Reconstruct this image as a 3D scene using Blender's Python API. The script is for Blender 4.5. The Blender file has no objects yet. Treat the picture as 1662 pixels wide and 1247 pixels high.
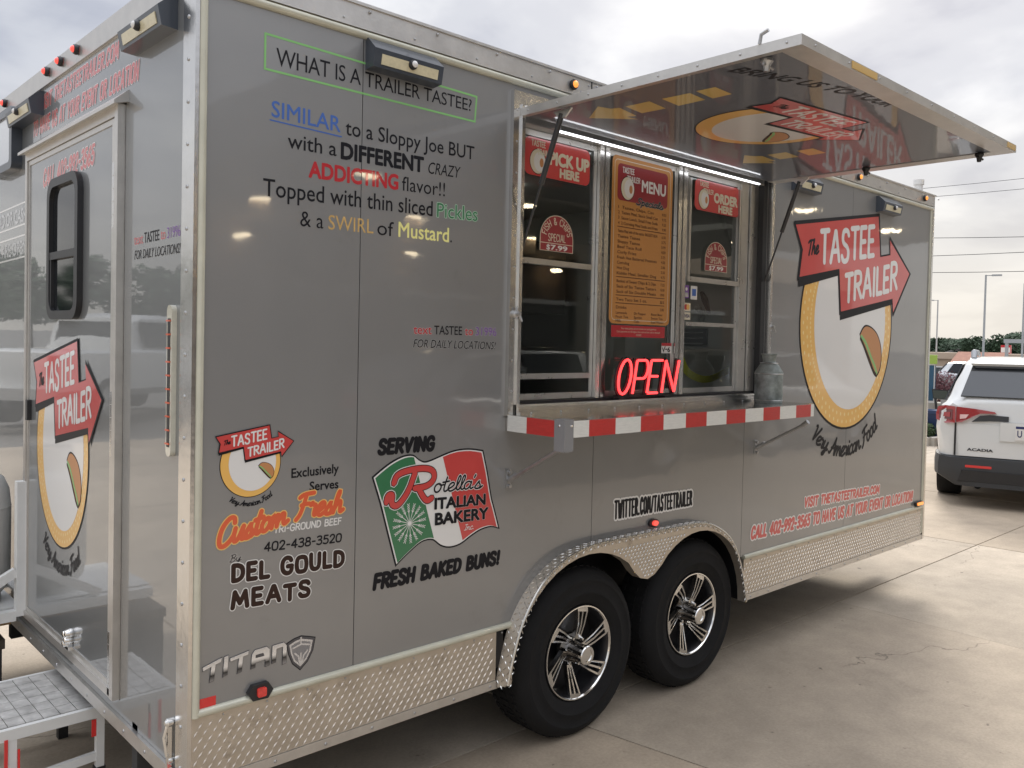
import bpy, bmesh, math, random
from mathutils import Vector, Matrix
random.seed(7)
C = bpy.context
scene = C.scene
col = scene.collection
PI = math.pi

# ---------------------------------------------------------------- camera
cam_d = bpy.data.cameras.new('camera')
cam = bpy.data.objects.new('camera', cam_d)
col.objects.link(cam)
cam_d.sensor_fit = 'HORIZONTAL'
cam_d.sensor_width = 36.0
cam_d.lens = 36.0 * 1390.1 / 1662
cam_d.shift_x = -31.4 / 1662
cam_d.shift_y = -34.9 / 1662
cam_d.clip_start = 0.05
cam_d.clip_end = 6000
yaw, pitch, roll = math.radians(43.692), math.radians(-1.4416), math.radians(1.2795)
fw = Vector((math.sin(yaw) * math.cos(pitch), math.cos(yaw) * math.cos(pitch), math.sin(pitch)))
rt = Vector((math.cos(yaw), -math.sin(yaw), 0))
up = rt.cross(fw)
rt2 = rt * math.cos(roll) + up * math.sin(roll)
up2 = -rt * math.sin(roll) + up * math.cos(roll)
cam.matrix_world = Matrix(((rt2.x, up2.x, -fw.x, -1.0382), (rt2.y, up2.y, -fw.y, -2.559),
                           (rt2.z, up2.z, -fw.z, 1.7552), (0, 0, 0, 1)))
scene.camera = cam

# ---------------------------------------------------------------- sky, sun, exposure
SUN_EL, SUN_AZ = math.radians(38), math.radians(62)      # azimuth from +Y towards +X
world = bpy.data.worlds.new('World')
scene.world = world
world.use_nodes = True
wn, wl = world.node_tree.nodes, world.node_tree.links
wn.clear()
w_out = wn.new('ShaderNodeOutputWorld')
sky = wn.new('ShaderNodeTexSky')
sky.sky_type = 'NISHITA'
sky.sun_disc = False
sky.sun_elevation = SUN_EL
sky.sun_rotation = SUN_AZ
sky.dust_density = 3.0
bg1 = wn.new('ShaderNodeBackground')
bg1.inputs['Strength'].default_value = 0.08
wl.new(sky.outputs[0], bg1.inputs['Color'])
tc = wn.new('ShaderNodeTexCoord')
sep = wn.new('ShaderNodeSeparateXYZ')
wl.new(tc.outputs['Generated'], sep.inputs[0])
# project the direction onto a cloud layer: xy / (z + k)
add = wn.new('ShaderNodeMath'); add.operation = 'ADD'; add.inputs[1].default_value = 0.22
mx = wn.new('ShaderNodeMath'); mx.operation = 'MAXIMUM'; mx.inputs[1].default_value = 0.0
wl.new(sep.outputs['Z'], mx.inputs[0]); wl.new(mx.outputs[0], add.inputs[0])
dx = wn.new('ShaderNodeMath'); dx.operation = 'DIVIDE'
dy = wn.new('ShaderNodeMath'); dy.operation = 'DIVIDE'
wl.new(sep.outputs['X'], dx.inputs[0]); wl.new(add.outputs[0], dx.inputs[1])
wl.new(sep.outputs['Y'], dy.inputs[0]); wl.new(add.outputs[0], dy.inputs[1])
cmb = wn.new('ShaderNodeCombineXYZ')
wl.new(dx.outputs[0], cmb.inputs['X']); wl.new(dy.outputs[0], cmb.inputs['Y'])
nz = wn.new('ShaderNodeTexNoise')
nz.inputs['Scale'].default_value = 1.7
nz.inputs['Detail'].default_value = 6.0
nz.inputs['Roughness'].default_value = 0.5
nz.inputs['Distortion'].default_value = 0.25
wl.new(cmb.outputs[0], nz.inputs['Vector'])
cr = wn.new('ShaderNodeValToRGB')
cr.color_ramp.interpolation = 'EASE'
e = cr.color_ramp.elements
e[0].position = 0.36; e[0].color = (0.262, 0.275, 0.320, 1)
e[1].position = 0.64; e[1].color = (0.485, 0.490, 0.503, 1)
m_ = e.new(0.48); m_.color = (0.350, 0.361, 0.393, 1)
wl.new(nz.outputs['Fac'], cr.inputs[0])
# thin warm light low over the horizon
hz = wn.new('ShaderNodeMapRange')
hz.inputs['From Min'].default_value = 0.0; hz.inputs['From Max'].default_value = 0.26
hz.inputs['To Min'].default_value = 0.8; hz.inputs['To Max'].default_value = 0.0
wl.new(sep.outputs['Z'], hz.inputs['Value'])
mixc = wn.new('ShaderNodeMix'); mixc.data_type = 'RGBA'
mixc.inputs[7].default_value = (0.465, 0.440, 0.395, 1)
wl.new(hz.outputs[0], mixc.inputs[0]); wl.new(cr.outputs[0], mixc.inputs[6])
bg2 = wn.new('ShaderNodeBackground')
bg2.inputs['Strength'].default_value = 1.0
wl.new(mixc.outputs[2], bg2.inputs['Color'])
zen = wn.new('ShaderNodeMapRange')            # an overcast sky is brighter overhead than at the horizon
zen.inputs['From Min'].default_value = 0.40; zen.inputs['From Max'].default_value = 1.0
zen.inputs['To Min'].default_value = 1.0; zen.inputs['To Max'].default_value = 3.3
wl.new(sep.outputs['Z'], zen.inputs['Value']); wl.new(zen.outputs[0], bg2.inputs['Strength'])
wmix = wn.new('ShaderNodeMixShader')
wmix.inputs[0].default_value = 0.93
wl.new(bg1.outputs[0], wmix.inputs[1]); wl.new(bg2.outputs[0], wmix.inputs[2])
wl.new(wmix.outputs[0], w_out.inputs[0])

sun_d = bpy.data.lights.new('sun', 'SUN')
sun_d.energy = 1.5
sun_d.angle = math.radians(18)
sun_d.color = (1.0, 0.95, 0.87)
sun = bpy.data.objects.new('sun', sun_d)
col.objects.link(sun)
sd = Vector((math.sin(SUN_AZ) * math.cos(SUN_EL), math.cos(SUN_AZ) * math.cos(SUN_EL), math.sin(SUN_EL)))
sun.rotation_euler = sd.to_track_quat('Z', 'Y').to_euler()
sun.location = (20, 10, 30)

scene.view_settings.view_transform = 'Standard'
scene.view_settings.look = 'None'
scene.view_settings.gamma = 1.0
scene.view_settings.use_curve_mapping = False
scene.view_settings.exposure = 0.92
scene.render.engine = 'CYCLES'

# ---------------------------------------------------------------- materials
MATS = {}
def mat(name, color, rough=0.5, metal=0.0, coat=0.0, emit=None, estr=0.0, var=0.0, vscale=8.0, bump=0.0,
        bscale=60.0, trans=0.0, ior=1.5, alpha=1.0, rvar=0.0, coat_rough=0.03, stretch=None, dirt=None, spec=None):
    if name in MATS: return MATS[name]
    m = bpy.data.materials.new(name)
    m.use_nodes = True
    n, l = m.node_tree.nodes, m.node_tree.links
    p = n['Principled BSDF']
    p.inputs['Base Color'].default_value = (*color, 1)
    p.inputs['Roughness'].default_value = rough
    p.inputs['Metallic'].default_value = metal
    p.inputs['IOR'].default_value = ior
    if spec is not None: p.inputs['Specular IOR Level'].default_value = spec
    if coat:
        p.inputs['Coat Weight'].default_value = coat
        p.inputs['Coat Roughness'].default_value = coat_rough
    if trans: p.inputs['Transmission Weight'].default_value = trans
    if alpha < 1: p.inputs['Alpha'].default_value = alpha
    if emit:
        p.inputs['Emission Color'].default_value = (*emit, 1)
        p.inputs['Emission Strength'].default_value = estr
    if var or bump or rvar or dirt:
        g = n.new('ShaderNodeNewGeometry')
        vec = g.outputs['Position']
        if stretch:
            mp = n.new('ShaderNodeMapping'); mp.inputs['Scale'].default_value = stretch
            l.new(vec, mp.inputs['Vector']); vec = mp.outputs[0]
        if var or rvar:
            t = n.new('ShaderNodeTexNoise'); t.inputs['Scale'].default_value = vscale
            t.inputs['Detail'].default_value = 7; t.inputs['Roughness'].default_value = 0.62
            l.new(vec, t.inputs['Vector'])
        if var:
            r = n.new('ShaderNodeMapRange')
            r.inputs['From Min'].default_value = 0.25; r.inputs['From Max'].default_value = 0.75
            r.inputs['To Min'].default_value = 1 - var; r.inputs['To Max'].default_value = 1 + var
            l.new(t.outputs['Fac'], r.inputs['Value'])
            mm = n.new('ShaderNodeMix'); mm.data_type = 'RGBA'; mm.blend_type = 'MULTIPLY'
            mm.inputs[0].default_value = 1.0; mm.inputs[6].default_value = (*color, 1)
            l.new(r.outputs[0], mm.inputs[7])
            last = mm.outputs[2]
            if dirt:
                t2 = n.new('ShaderNodeTexNoise'); t2.inputs['Scale'].default_value = dirt[1]
                t2.inputs['Detail'].default_value = 10; t2.inputs['Roughness'].default_value = 0.75
                l.new(vec, t2.inputs['Vector'])
                r2 = n.new('ShaderNodeMapRange')
                r2.inputs['From Min'].default_value = dirt[2]; r2.inputs['From Max'].default_value = dirt[2] + 0.12
                l.new(t2.outputs['Fac'], r2.inputs['Value'])
                ms = n.new('ShaderNodeMath'); ms.operation = 'MULTIPLY'; ms.inputs[1].default_value = dirt[3]
                l.new(r2.outputs[0], ms.inputs[0])
                m3 = n.new('ShaderNodeMix'); m3.data_type = 'RGBA'
                m3.inputs[7].default_value = (*dirt[0], 1)
                l.new(ms.outputs[0], m3.inputs[0]); l.new(last, m3.inputs[6])
                last = m3.outputs[2]
            l.new(last, p.inputs['Base Color'])
        if rvar:
            r = n.new('ShaderNodeMapRange')
            r.inputs['To Min'].default_value = max(0.02, rough - rvar); r.inputs['To Max'].default_value = rough + rvar
            l.new(t.outputs['Fac'], r.inputs['Value']); l.new(r.outputs[0], p.inputs['Roughness'])
        if bump:
            t = n.new('ShaderNodeTexNoise'); t.inputs['Scale'].default_value = bscale
            t.inputs['Detail'].default_value = 4
            l.new(vec, t.inputs['Vector'])
            b = n.new('ShaderNodeBump'); b.inputs['Strength'].default_value = 1.0
            b.inputs['Distance'].default_value = bump
            l.new(t.outputs['Fac'], b.inputs['Height']); l.new(b.outputs[0], p.inputs['Normal'])
            if coat: l.new(b.outputs[0], p.inputs['Coat Normal'])
    MATS[name] = m
    return m

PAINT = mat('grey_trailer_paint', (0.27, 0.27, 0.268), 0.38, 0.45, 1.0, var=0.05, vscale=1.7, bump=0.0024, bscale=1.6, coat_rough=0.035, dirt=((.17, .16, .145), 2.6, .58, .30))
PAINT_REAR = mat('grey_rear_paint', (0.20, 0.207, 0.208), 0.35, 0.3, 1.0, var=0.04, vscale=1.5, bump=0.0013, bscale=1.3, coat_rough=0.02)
ALU = mat('brushed_aluminium', (0.62, 0.60, 0.57), 0.36, 0.85, var=0.10, vscale=14, bump=0.0004, bscale=90, rvar=0.1)
ALU_B = mat('bright_mill_aluminium', (0.70, 0.69, 0.67), 0.22, 1.0, var=0.08, vscale=9, bump=0.0006, bscale=30, rvar=0.08)
ALU_W = mat('window_aluminium', (0.55, 0.54, 0.52), 0.3, 0.9, var=0.10, vscale=12, rvar=0.1)
TRIM = mat('yellowed_clear_trim', (0.55, 0.54, 0.44), 0.32, 0.15, 0.4, var=0.15, vscale=6)
PLATE = mat('diamond_plate', (0.56, 0.50, 0.42), 0.42, 0.75, var=0.14, vscale=11, rvar=0.12, dirt=((0.16, 0.12, 0.09), 5.0, 0.57, 0.6))
PLATE_B = mat('bright_diamond_plate', (0.66, 0.64, 0.60), 0.27, 0.95, var=0.12, vscale=15, rvar=0.1)
STEEL = mat('zinc_steel', (0.45, 0.45, 0.45), 0.38, 0.9, var=0.15, vscale=40)
CHROME = mat('chrome', (0.78, 0.77, 0.75), 0.12, 1.0)
BLACK = mat('black_plastic', (0.018, 0.018, 0.02), 0.4, var=0.1, vscale=30)
BLACKM = mat('black_metal', (0.015, 0.015, 0.017), 0.35, 0.0, 0.3)
RUBBER = mat('tyre_rubber', (0.0095, 0.0095, 0.010), 0.8, spec=.28, var=0.25, vscale=14, bump=0.0008, bscale=120)
DARK = mat('dark_underside', (0.03, 0.03, 0.03), 0.8, var=0.3, vscale=10)
GREYP = mat('grey_painted_steel', (0.23, 0.23, 0.235), 0.45, 0.0, 0.3)
WHITEP = mat('white_painted_steel', (0.70, 0.70, 0.68), 0.4, var=0.06, vscale=9, dirt=((0.3, 0.27, 0.22), 14, 0.6, 0.4))
TANK = mat('propane_tank_paint', (0.58, 0.57, 0.54), 0.42, var=0.07, vscale=7, dirt=((0.2, 0.16, 0.12), 16, 0.62, 0.6))
V_BLACK = mat('black_vinyl', (0.009, 0.009, 0.012), 0.45, 0.0, 0.0, spec=.22)
V_RED = mat('red_vinyl', (0.56, 0.055, 0.05), 0.3, 0.0, 0.7, var=0.05, vscale=5)
V_DRED = mat('maroon_vinyl', (0.28, 0.022, 0.03), 0.35, 0.0, 0.4)
V_CRED = mat('crimson_vinyl', (0.45, 0.02, 0.03), 0.3, 0.0, 0.6)
V_WHITE = mat('white_vinyl', (0.72, 0.71, 0.69), 0.3, 0.0, 0.7)
V_CREAM = mat('cream_vinyl', (0.66, 0.60, 0.46), 0.35, 0.0, 0.4)
V_YELLOW = mat('golden_yellow_vinyl', (0.80, 0.46, 0.11), 0.3, 0.0, 0.6)
V_DOT = mat('pale_yellow_vinyl', (0.85, 0.66, 0.30), 0.3, 0.0, 0.5)
V_MUST = mat('mustard_vinyl', (0.78, 0.74, 0.28), 0.35)
V_ORANGE = mat('orange_vinyl', (0.55, 0.36, 0.13), 0.35, var=.25, vscale=40)
V_ORED = mat('orange_red_vinyl', (0.68, 0.10, 0.03), 0.3, 0.0, 0.5)
V_GREEN = mat('green_vinyl', (0.03, 0.17, 0.07), 0.3, 0.0, 0.5)
V_LGREEN = mat('lime_vinyl', (0.22, 0.50, 0.17), 0.35)
V_BLUE = mat('blue_vinyl', (0.05, 0.13, 0.42), 0.35)
V_PURPLE = mat('purple_vinyl', (0.16, 0.06, 0.28), 0.35)
V_BROWN = mat('brown_vinyl', (0.035, 0.017, 0.012), 0.45, spec=.25)
V_BUN = mat('bun_tan_vinyl', (0.50, 0.23, 0.09), 0.35)
V_MENU = mat('menu_orange', (0.52, 0.235, 0.06), 0.4, var=0.05, vscale=3)
V_GREY = mat('silver_vinyl', (0.62, 0.62, 0.63), 0.25, 0.6)
V_DGREY = mat('dark_silver_vinyl', (0.10, 0.10, 0.11), 0.3, 0.5)
REDREF = mat('red_reflector', (0.60, 0.02, 0.02), 0.25, 0.0, 0.8, emit=(1, 0.03, 0.02), estr=0.02)
GLASS = mat('window_glass', (0.9, 0.95, 0.93), 0.0, trans=1.0, ior=1.45)
TINT = mat('tinted_glass', (0.012, 0.014, 0.016), 0.05, 0.0, 0.0, spec=.42)
LENS = mat('cream_lens', (0.62, 0.56, 0.38), 0.35, 0.0, 0.4, var=0.12, vscale=60)
RED_LIT = mat('lit_red_lamp', (0.5, 0.02, 0.02), 0.25, 0.0, 0.8, emit=(1.0, 0.10, 0.07), estr=.55)
AMB_LIT = mat('lit_amber_lamp', (0.6, 0.18, 0.02), 0.25, 0.0, 0.8, emit=(1.0, 0.32, 0.06), estr=.7)
NEON = mat('neon_red', (0.9, 0.1, 0.08), 0.3, emit=(1.0, 0.045, 0.05), estr=1.25)
LEDW = mat('led_white', (1, 1, 1), 0.3, emit=(0.92, 0.95, 1.0), estr=2.0)

# concrete: grey with stains, pits and fine cracks
def concrete(name, base, seed):
    m = bpy.data.materials.new(name); m.use_nodes = True
    n, l = m.node_tree.nodes, m.node_tree.links
    p = n['Principled BSDF']; p.inputs['Roughness'].default_value = 0.85
    g = n.new('ShaderNodeNewGeometry')
    mp = n.new('ShaderNodeMapping'); mp.inputs['Location'].default_value = (seed, seed * 2, 0)
    l.new(g.outputs['Position'], mp.inputs['Vector'])
    def noise(s, d, r=0.6):
        t = n.new('ShaderNodeTexNoise'); t.inputs['Scale'].default_value = s; t.inputs['Detail'].default_value = d
        t.inputs['Roughness'].default_value = r; l.new(mp.outputs[0], t.inputs['Vector']); return t.outputs['Fac']
    def rng(v, a, b, c, d):
        r = n.new('ShaderNodeMapRange'); r.inputs['From Min'].default_value = a; r.inputs['From Max'].default_value = b
        r.inputs['To Min'].default_value = c; r.inputs['To Max'].default_value = d; l.new(v, r.inputs['Value']); return r.outputs[0]
    def mul(a, b):
        q = n.new('ShaderNodeMath'); q.operation = 'MULTIPLY'; l.new(a, q.inputs[0]); l.new(b, q.inputs[1]); return q.outputs[0]
    big = rng(noise(0.6, 5), 0.3, 0.7, 0.78, 1.12)
    mid = rng(noise(4.0, 8, 0.7), 0.3, 0.7, 0.84, 1.10)
    fine = rng(noise(70.0, 4), 0.3, 0.7, 0.90, 1.08)
    spots = rng(noise(13.0, 3, 0.5), 0.70, 0.76, 1.0, 0.45)
    oil = rng(noise(1.1, 6, 0.7), 0.60, 0.78, 1.0, 0.66)
    v = mul(mul(mul(big, mid), mul(fine, spots)), oil)
    vc = n.new('ShaderNodeTexVoronoi'); vc.feature = 'DISTANCE_TO_EDGE'; vc.inputs['Scale'].default_value = 0.55
    wv = n.new('ShaderNodeTexNoise'); wv.inputs['Scale'].default_value = 1.5; wv.inputs['Detail'].default_value = 6
    l.new(mp.outputs[0], wv.inputs['Vector'])
    ad = n.new('ShaderNodeVectorMath'); ad.operation = 'ADD'
    l.new(mp.outputs[0], ad.inputs[0]); l.new(wv.outputs['Color'], ad.inputs[1]); l.new(ad.outputs[0], vc.inputs['Vector'])
    crack = rng(vc.outputs['Distance'], 0.0, 0.004, 0.5, 1.0)
    gate = rng(noise(0.30, 2), 0.57, 0.64, 1.0, 0.0)
    mxg = n.new('ShaderNodeMath'); mxg.operation = 'MAXIMUM'; l.new(crack, mxg.inputs[0]); l.new(gate, mxg.inputs[1])
    v = mul(v, mxg.outputs[0])
    mm = n.new('ShaderNodeMix'); mm.data_type = 'RGBA'; mm.blend_type = 'MULTIPLY'; mm.inputs[0].default_value = 1
    mm.inputs[6].default_value = (*base, 1); l.new(v, mm.inputs[7]); l.new(mm.outputs[2], p.inputs['Base Color'])
    b = n.new('ShaderNodeBump'); b.inputs['Distance'].default_value = 0.0025
    l.new(fine, b.inputs['Height']); l.new(b.outputs[0], p.inputs['Normal'])
    return m
CONC = [concrete('concrete_%s' % w, c, s) for w, c, s in (('warm', (0.46, 0.375, 0.28), 3.1), ('pale', (0.475, 0.402, 0.315), 11.7), ('grey', (0.43, 0.36, 0.278), 27.3))]
ASPH = mat('far_asphalt', (0.17, 0.165, 0.155), 0.9, var=0.2, vscale=0.4)
SOIL = mat('joint_filler', (0.06, 0.055, 0.05), 0.95, var=0.2, vscale=20)
KERB = mat('kerb_concrete', (0.42, 0.39, 0.34), 0.85, var=0.12, vscale=9)

# ---------------------------------------------------------------- mesh helpers
class MB:
    def __init__(s): s.bm = bmesh.new()
    def box(s, a, b):
        x0, y0, z0 = a; x1, y1, z1 = b
        v = [s.bm.verts.new(p) for p in ((x0,y0,z0),(x1,y0,z0),(x1,y1,z0),(x0,y1,z0),(x0,y0,z1),(x1,y0,z1),(x1,y1,z1),(x0,y1,z1))]
        for f in ((0,3,2,1),(4,5,6,7),(0,1,5,4),(1,2,6,5),(2,3,7,6),(3,0,4,7)): s.bm.faces.new([v[i] for i in f])
        return s
    def hexa(s, P):
        v = [s.bm.verts.new(p) for p in P]
        for f in ((0,3,2,1),(4,5,6,7),(0,1,5,4),(1,2,6,5),(2,3,7,6),(3,0,4,7)): s.bm.faces.new([v[i] for i in f])
        return s
    def bar(s, p, q, w, h, upv=(0, 0, 1)):
        p, q = Vector(p), Vector(q); d = (q - p).normalized(); u = Vector(upv)
        if abs(d.dot(u)) > 0.98: u = Vector((0, 1, 0))
        r = d.cross(u).normalized(); u = r.cross(d).normalized()
        P = []
        for c in (p, q):
            P += [c - r*w/2 - u*h/2, c + r*w/2 - u*h/2, c + r*w/2 + u*h/2, c - r*w/2 + u*h/2]
        return s.hexa(P)
    def tube(s, pts, r, seg=8, cap=True):
        pts = [Vector(p) for p in pts]
        rings = []; n = len(pts); prev = None
        rr = r if isinstance(r, (list, tuple)) else [r] * n
        for i, p in enumerate(pts):
            if i == 0: d = pts[1] - p
            elif i == n - 1: d = p - pts[i-1]
            else: d = (pts[i+1] - pts[i-1])
            d.normalize()
            if prev is None:
                a = Vector((0, 0, 1)) if abs(d.z) < 0.9 else Vector((1, 0, 0))
                u = d.cross(a).normalized()
            else:
                u = (prev - d * prev.dot(d)).normalized()
            prev = u; v = d.cross(u)
            rings.append([s.bm.verts.new(p + (u*math.cos(t) + v*math.sin(t)) * rr[i]) for t in [2*PI*k/seg for k in range(seg)]])
        for a, b in zip(rings, rings[1:]):
            for k in range(seg): s.bm.faces.new((a[k], a[(k+1)%seg], b[(k+1)%seg], b[k]))
        if cap:
            s.bm.faces.new(list(reversed(rings[0]))); s.bm.faces.new(rings[-1])
        return s
    def lathe(s, prof, axis_o, axis_d, seg=24, closed=False):
        o, d = Vector(axis_o), Vector(axis_d).normalized()
        a = Vector((0, 0, 1)) if abs(d.z) < 0.9 else Vector((1, 0, 0))
        u = d.cross(a).normalized(); v = d.cross(u)
        rings = []
        for r, h in prof:
            if r < 1e-6: rings.append([s.bm.verts.new(o + d*h)])
            else: rings.append([s.bm.verts.new(o + d*h + (u*math.cos(t)+v*math.sin(t))*r) for t in [2*PI*k/seg for k in range(seg)]])
        pairs = list(zip(rings, rings[1:]))
        if closed: pairs.append((rings[-1], rings[0]))
        for A, B in pairs:
            for k in range(seg):
                k2 = (k+1) % seg
                if len(A) == 1 and len(B) == 1: continue
                if len(A) == 1: s.bm.faces.new((A[0], B[k2], B[k]))
                elif len(B) == 1: s.bm.faces.new((A[k], A[k2], B[0]))
                else: s.bm.faces.new((A[k], A[k2], B[k2], B[k]))
        return s
    def poly(s, fr, pts, off=0.0):
        try: s.bm.faces.new([s.bm.verts.new(fr.at(a, b, off)) for a, b in pts])
        except Exception: pass
        return s
    def prism(s, fr, pts, d0, d1):
        A = [s.bm.verts.new(fr.at(a, b, d0)) for a, b in pts]
        B = [s.bm.verts.new(fr.at(a, b, d1)) for a, b in pts]
        n = len(pts)
        s.bm.faces.new(list(reversed(A))); s.bm.faces.new(B)
        for i in range(n): s.bm.faces.new((A[i], A[(i+1)%n], B[(i+1)%n], B[i]))
        return s
    def ribbon(s, fr, pts, r, off, capn=5):
        P = [Vector(p) for p in pts]
        Q = [P[0]]
        for p in P[1:]:
            if (p - Q[-1]).length > 1e-5: Q.append(p)
        P = Q
        if len(P) < 2:
            P = [P[0] - Vector((r*0.05, 0)), P[0] + Vector((r*0.05, 0))]
        L, R = [], []; n = len(P)
        for i in range(n):
            if i == 0: d = (P[1]-P[0]).normalized(); k = 1
            elif i == n-1: d = (P[-1]-P[-2]).normalized(); k = 1
            else:
                a = (P[i]-P[i-1]).normalized(); b = (P[i+1]-P[i]).normalized()
                d = a + b
                if d.length < 1e-4: d = b
                d.normalize(); k = 1/max(0.5, d.dot(b))
            nn = Vector((-d.y, d.x)) * r * k
            L.append(P[i] + nn); R.append(P[i] - nn)
        of = [off + 0.00010*i/max(1, n-1) for i in range(n)]
        vl = [s.bm.verts.new(fr.at(p.x, p.y, of[i])) for i, p in enumerate(L)]
        vr = [s.bm.verts.new(fr.at(p.x, p.y, of[i])) for i, p in enumerate(R)]
        for i in range(n-1): s.bm.faces.new((vr[i], vr[i+1], vl[i+1], vl[i]))
        for end in (0, 1):
            c = P[-1] if end else P[0]
            d = (P[-1]-P[-2]).normalized() if end else (P[0]-P[1]).normalized()
            nn = Vector((-d.y, d.x))
            fan = []
            for j in range(capn+1):
                t = PI*j/capn
                q = c + (nn*math.cos(t) + d*math.sin(t))*r
                if j == 0: fan.append(vl[-1] if end else vr[0])
                elif j == capn: fan.append(vr[-1] if end else vl[0])
                else: fan.append(s.bm.verts.new(fr.at(q.x, q.y, of[-1] if end else of[0])))
            try: s.bm.faces.new(list(reversed(fan)))
            except Exception: pass
        return s
    def mesh(s, name, m=None, smooth=False, bevel=0.0, autos=False):
        bm = s.bm
        if bevel:
            ed = [e for e in bm.edges if len(e.link_faces) == 2 and e.calc_face_angle(0) > 0.6]
            if ed: bmesh.ops.bevel(bm, geom=ed, offset=bevel, segments=2 if bevel > 0.004 else 1, affect='EDGES', profile=0.6, clamp_overlap=True)
        bmesh.ops.recalc_face_normals(bm, faces=bm.faces) if not getattr(s, 'flat', False) else None
        me = bpy.data.meshes.new(name); bm.to_mesh(me); bm.free()
        if smooth:
            for p in me.polygons: p.use_smooth = True
            if smooth != 'all':
                try: me.set_sharp_from_angle(angle=math.radians(38))
                except Exception: pass
        if m: me.materials.append(m)
        return me

class FR:
    def __init__(s, o, ex, ey, lu=0.0006):
        s.lu = lu
        s.o, s.ex, s.ey = Vector(o), Vector(ex), Vector(ey); s.n = s.ex.cross(s.ey)
    def at(s, a, b, d=0.0): return s.o + s.ex*a + s.ey*b + s.n*d
SIDE = FR((0, 0, 0), (1, 0, 0), (0, 0, 1))
REAR = FR((0, 0, 0), (0, -1, 0), (0, 0, 1))       # a = -y
AWN = FR((0, 0, 2.6568), (1, 0, 0), (0, -1, 0), 0.0002)
WIN = FR((0, 0.055, 0), (1, 0, 0), (0, 0, 1))

ROOTLOC = {}
def thing(name, label, cat, loc=(0, 0, 0), rotz=0.0, group=None):
    o = bpy.data.objects.new(name, None); col.objects.link(o)
    o.empty_display_size = 0.2
    o.location = loc; o.rotation_euler = (0, 0, rotz); o['label'] = label; o['category'] = cat
    if group: o['group'] = group
    ROOTLOC[o.name] = Vector(loc)
    return o
def link(name, me, parent=None, world=True, label=None, kind=None):
    o = bpy.data.objects.new(name, me); col.objects.link(o)
    if parent is not None:
        o.parent = parent
        if world:
            r = parent; off = Vector((0, 0, 0))
            while r is not None:
                if r.name in ROOTLOC: off = ROOTLOC[r.name]; break
                r = r.parent
            if parent.name in ROOTLOC: o.location = -off
    if label: o['label'] = label
    if kind: o['kind'] = kind
    return o
def part(name, mb, m, parent, smooth=False, bevel=0.0, label=None, kind=None, world=True):
    return link(name, mb.mesh(name, m, smooth, bevel), parent, world, label, kind)
def tag(o, label, cat, group=None):
    o['label'] = label; o['category'] = cat
    if group: o['group'] = group
    return o
def struct(name, mb, m, parent=None, bevel=0.0, smooth=False):
    o = link(name, mb.mesh(name, m, smooth, bevel), parent)
    if parent is None: o['kind'] = 'structure'
    return o
def copy_tree(o, parent=None):
    c = o.copy(); col.objects.link(c)
    if parent is not None: c.parent = parent
    for ch in list(o.children): copy_tree(ch, c)
    return c

def explode(o):
    # every separate piece of a mesh becomes an object of its own
    bm = bmesh.new(); bm.from_mesh(o.data); bm.verts.ensure_lookup_table()
    seen = set(); groups = []
    for v in bm.verts:
        if v.index in seen: continue
        st = [v]; seen.add(v.index); g = []
        while st:
            q = st.pop(); g.append(q.index)
            for e_ in q.link_edges:
                w = e_.other_vert(q)
                if w.index not in seen: seen.add(w.index); st.append(w)
        groups.append(g)
    if len(groups) < 2: bm.free(); return [o]
    me0 = o.data; out = []
    base = o.name.split('.')[0]
    for gi, g in enumerate(groups):
        idx = {a: i for i, a in enumerate(g)}
        gs = set(g)
        fs = [[idx[v.index] for v in f.verts] for f in bm.faces if f.verts[0].index in gs]
        me = bpy.data.meshes.new(base); me.from_pydata([tuple(bm.verts[a].co) for a in g], [], fs)
        for m_ in me0.materials: me.materials.append(m_)
        if me0.polygons[0].use_smooth:
            for p in me.polygons: p.use_smooth = True
            try: me.set_sharp_from_angle(angle=math.radians(38))
            except Exception: pass
        if gi == 0: o.data = me; out.append(o)
        else:
            c = o.copy(); c.data = me; col.objects.link(c); out.append(c)
            if 'label' in c.keys(): del c['label']
    bm.free()
    return out

# ---------------------------------------------------------------- lettering
# 1) outlines of Blender's own font
_fc = {}
_isl = {}
def font_geo(body, off=0.0, spacing=1.0):
    k = (body, off, spacing)
    if k in _fc: return _fc[k]
    cu = bpy.data.curves.new('t', 'FONT'); cu.body = body; cu.size = 1.0; cu.offset = off
    cu.resolution_u = 3; cu.space_character = spacing; cu.fill_mode = 'FRONT'
    ob = bpy.data.objects.new('t', cu); col.objects.link(ob)
    C.view_layer.update()
    me = bpy.data.meshes.new_from_object(ob.evaluated_get(C.evaluated_depsgraph_get()))
    off = 0.0 if False else off
    vs = [(v.co.x, v.co.y) for v in me.vertices]; fs = [tuple(p.vertices) for p in me.polygons]
    par = list(range(len(vs)))
    def find(a):
        while par[a] != a: par[a] = par[par[a]]; a = par[a]
        return a
    for f in fs:
        for a in f[1:]: par[find(a)] = find(f[0])
    ids = {}
    isl = [ids.setdefault(find(i), len(ids)) for i in range(len(vs))]
    _isl[k] = isl
    bpy.data.objects.remove(ob); bpy.data.curves.remove(cu); bpy.data.meshes.remove(me)
    _fc[k] = (vs, fs)
    return _fc[k]
_h = font_geo('H'); CAPH = max(v[1] for v in _h[0])
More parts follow.
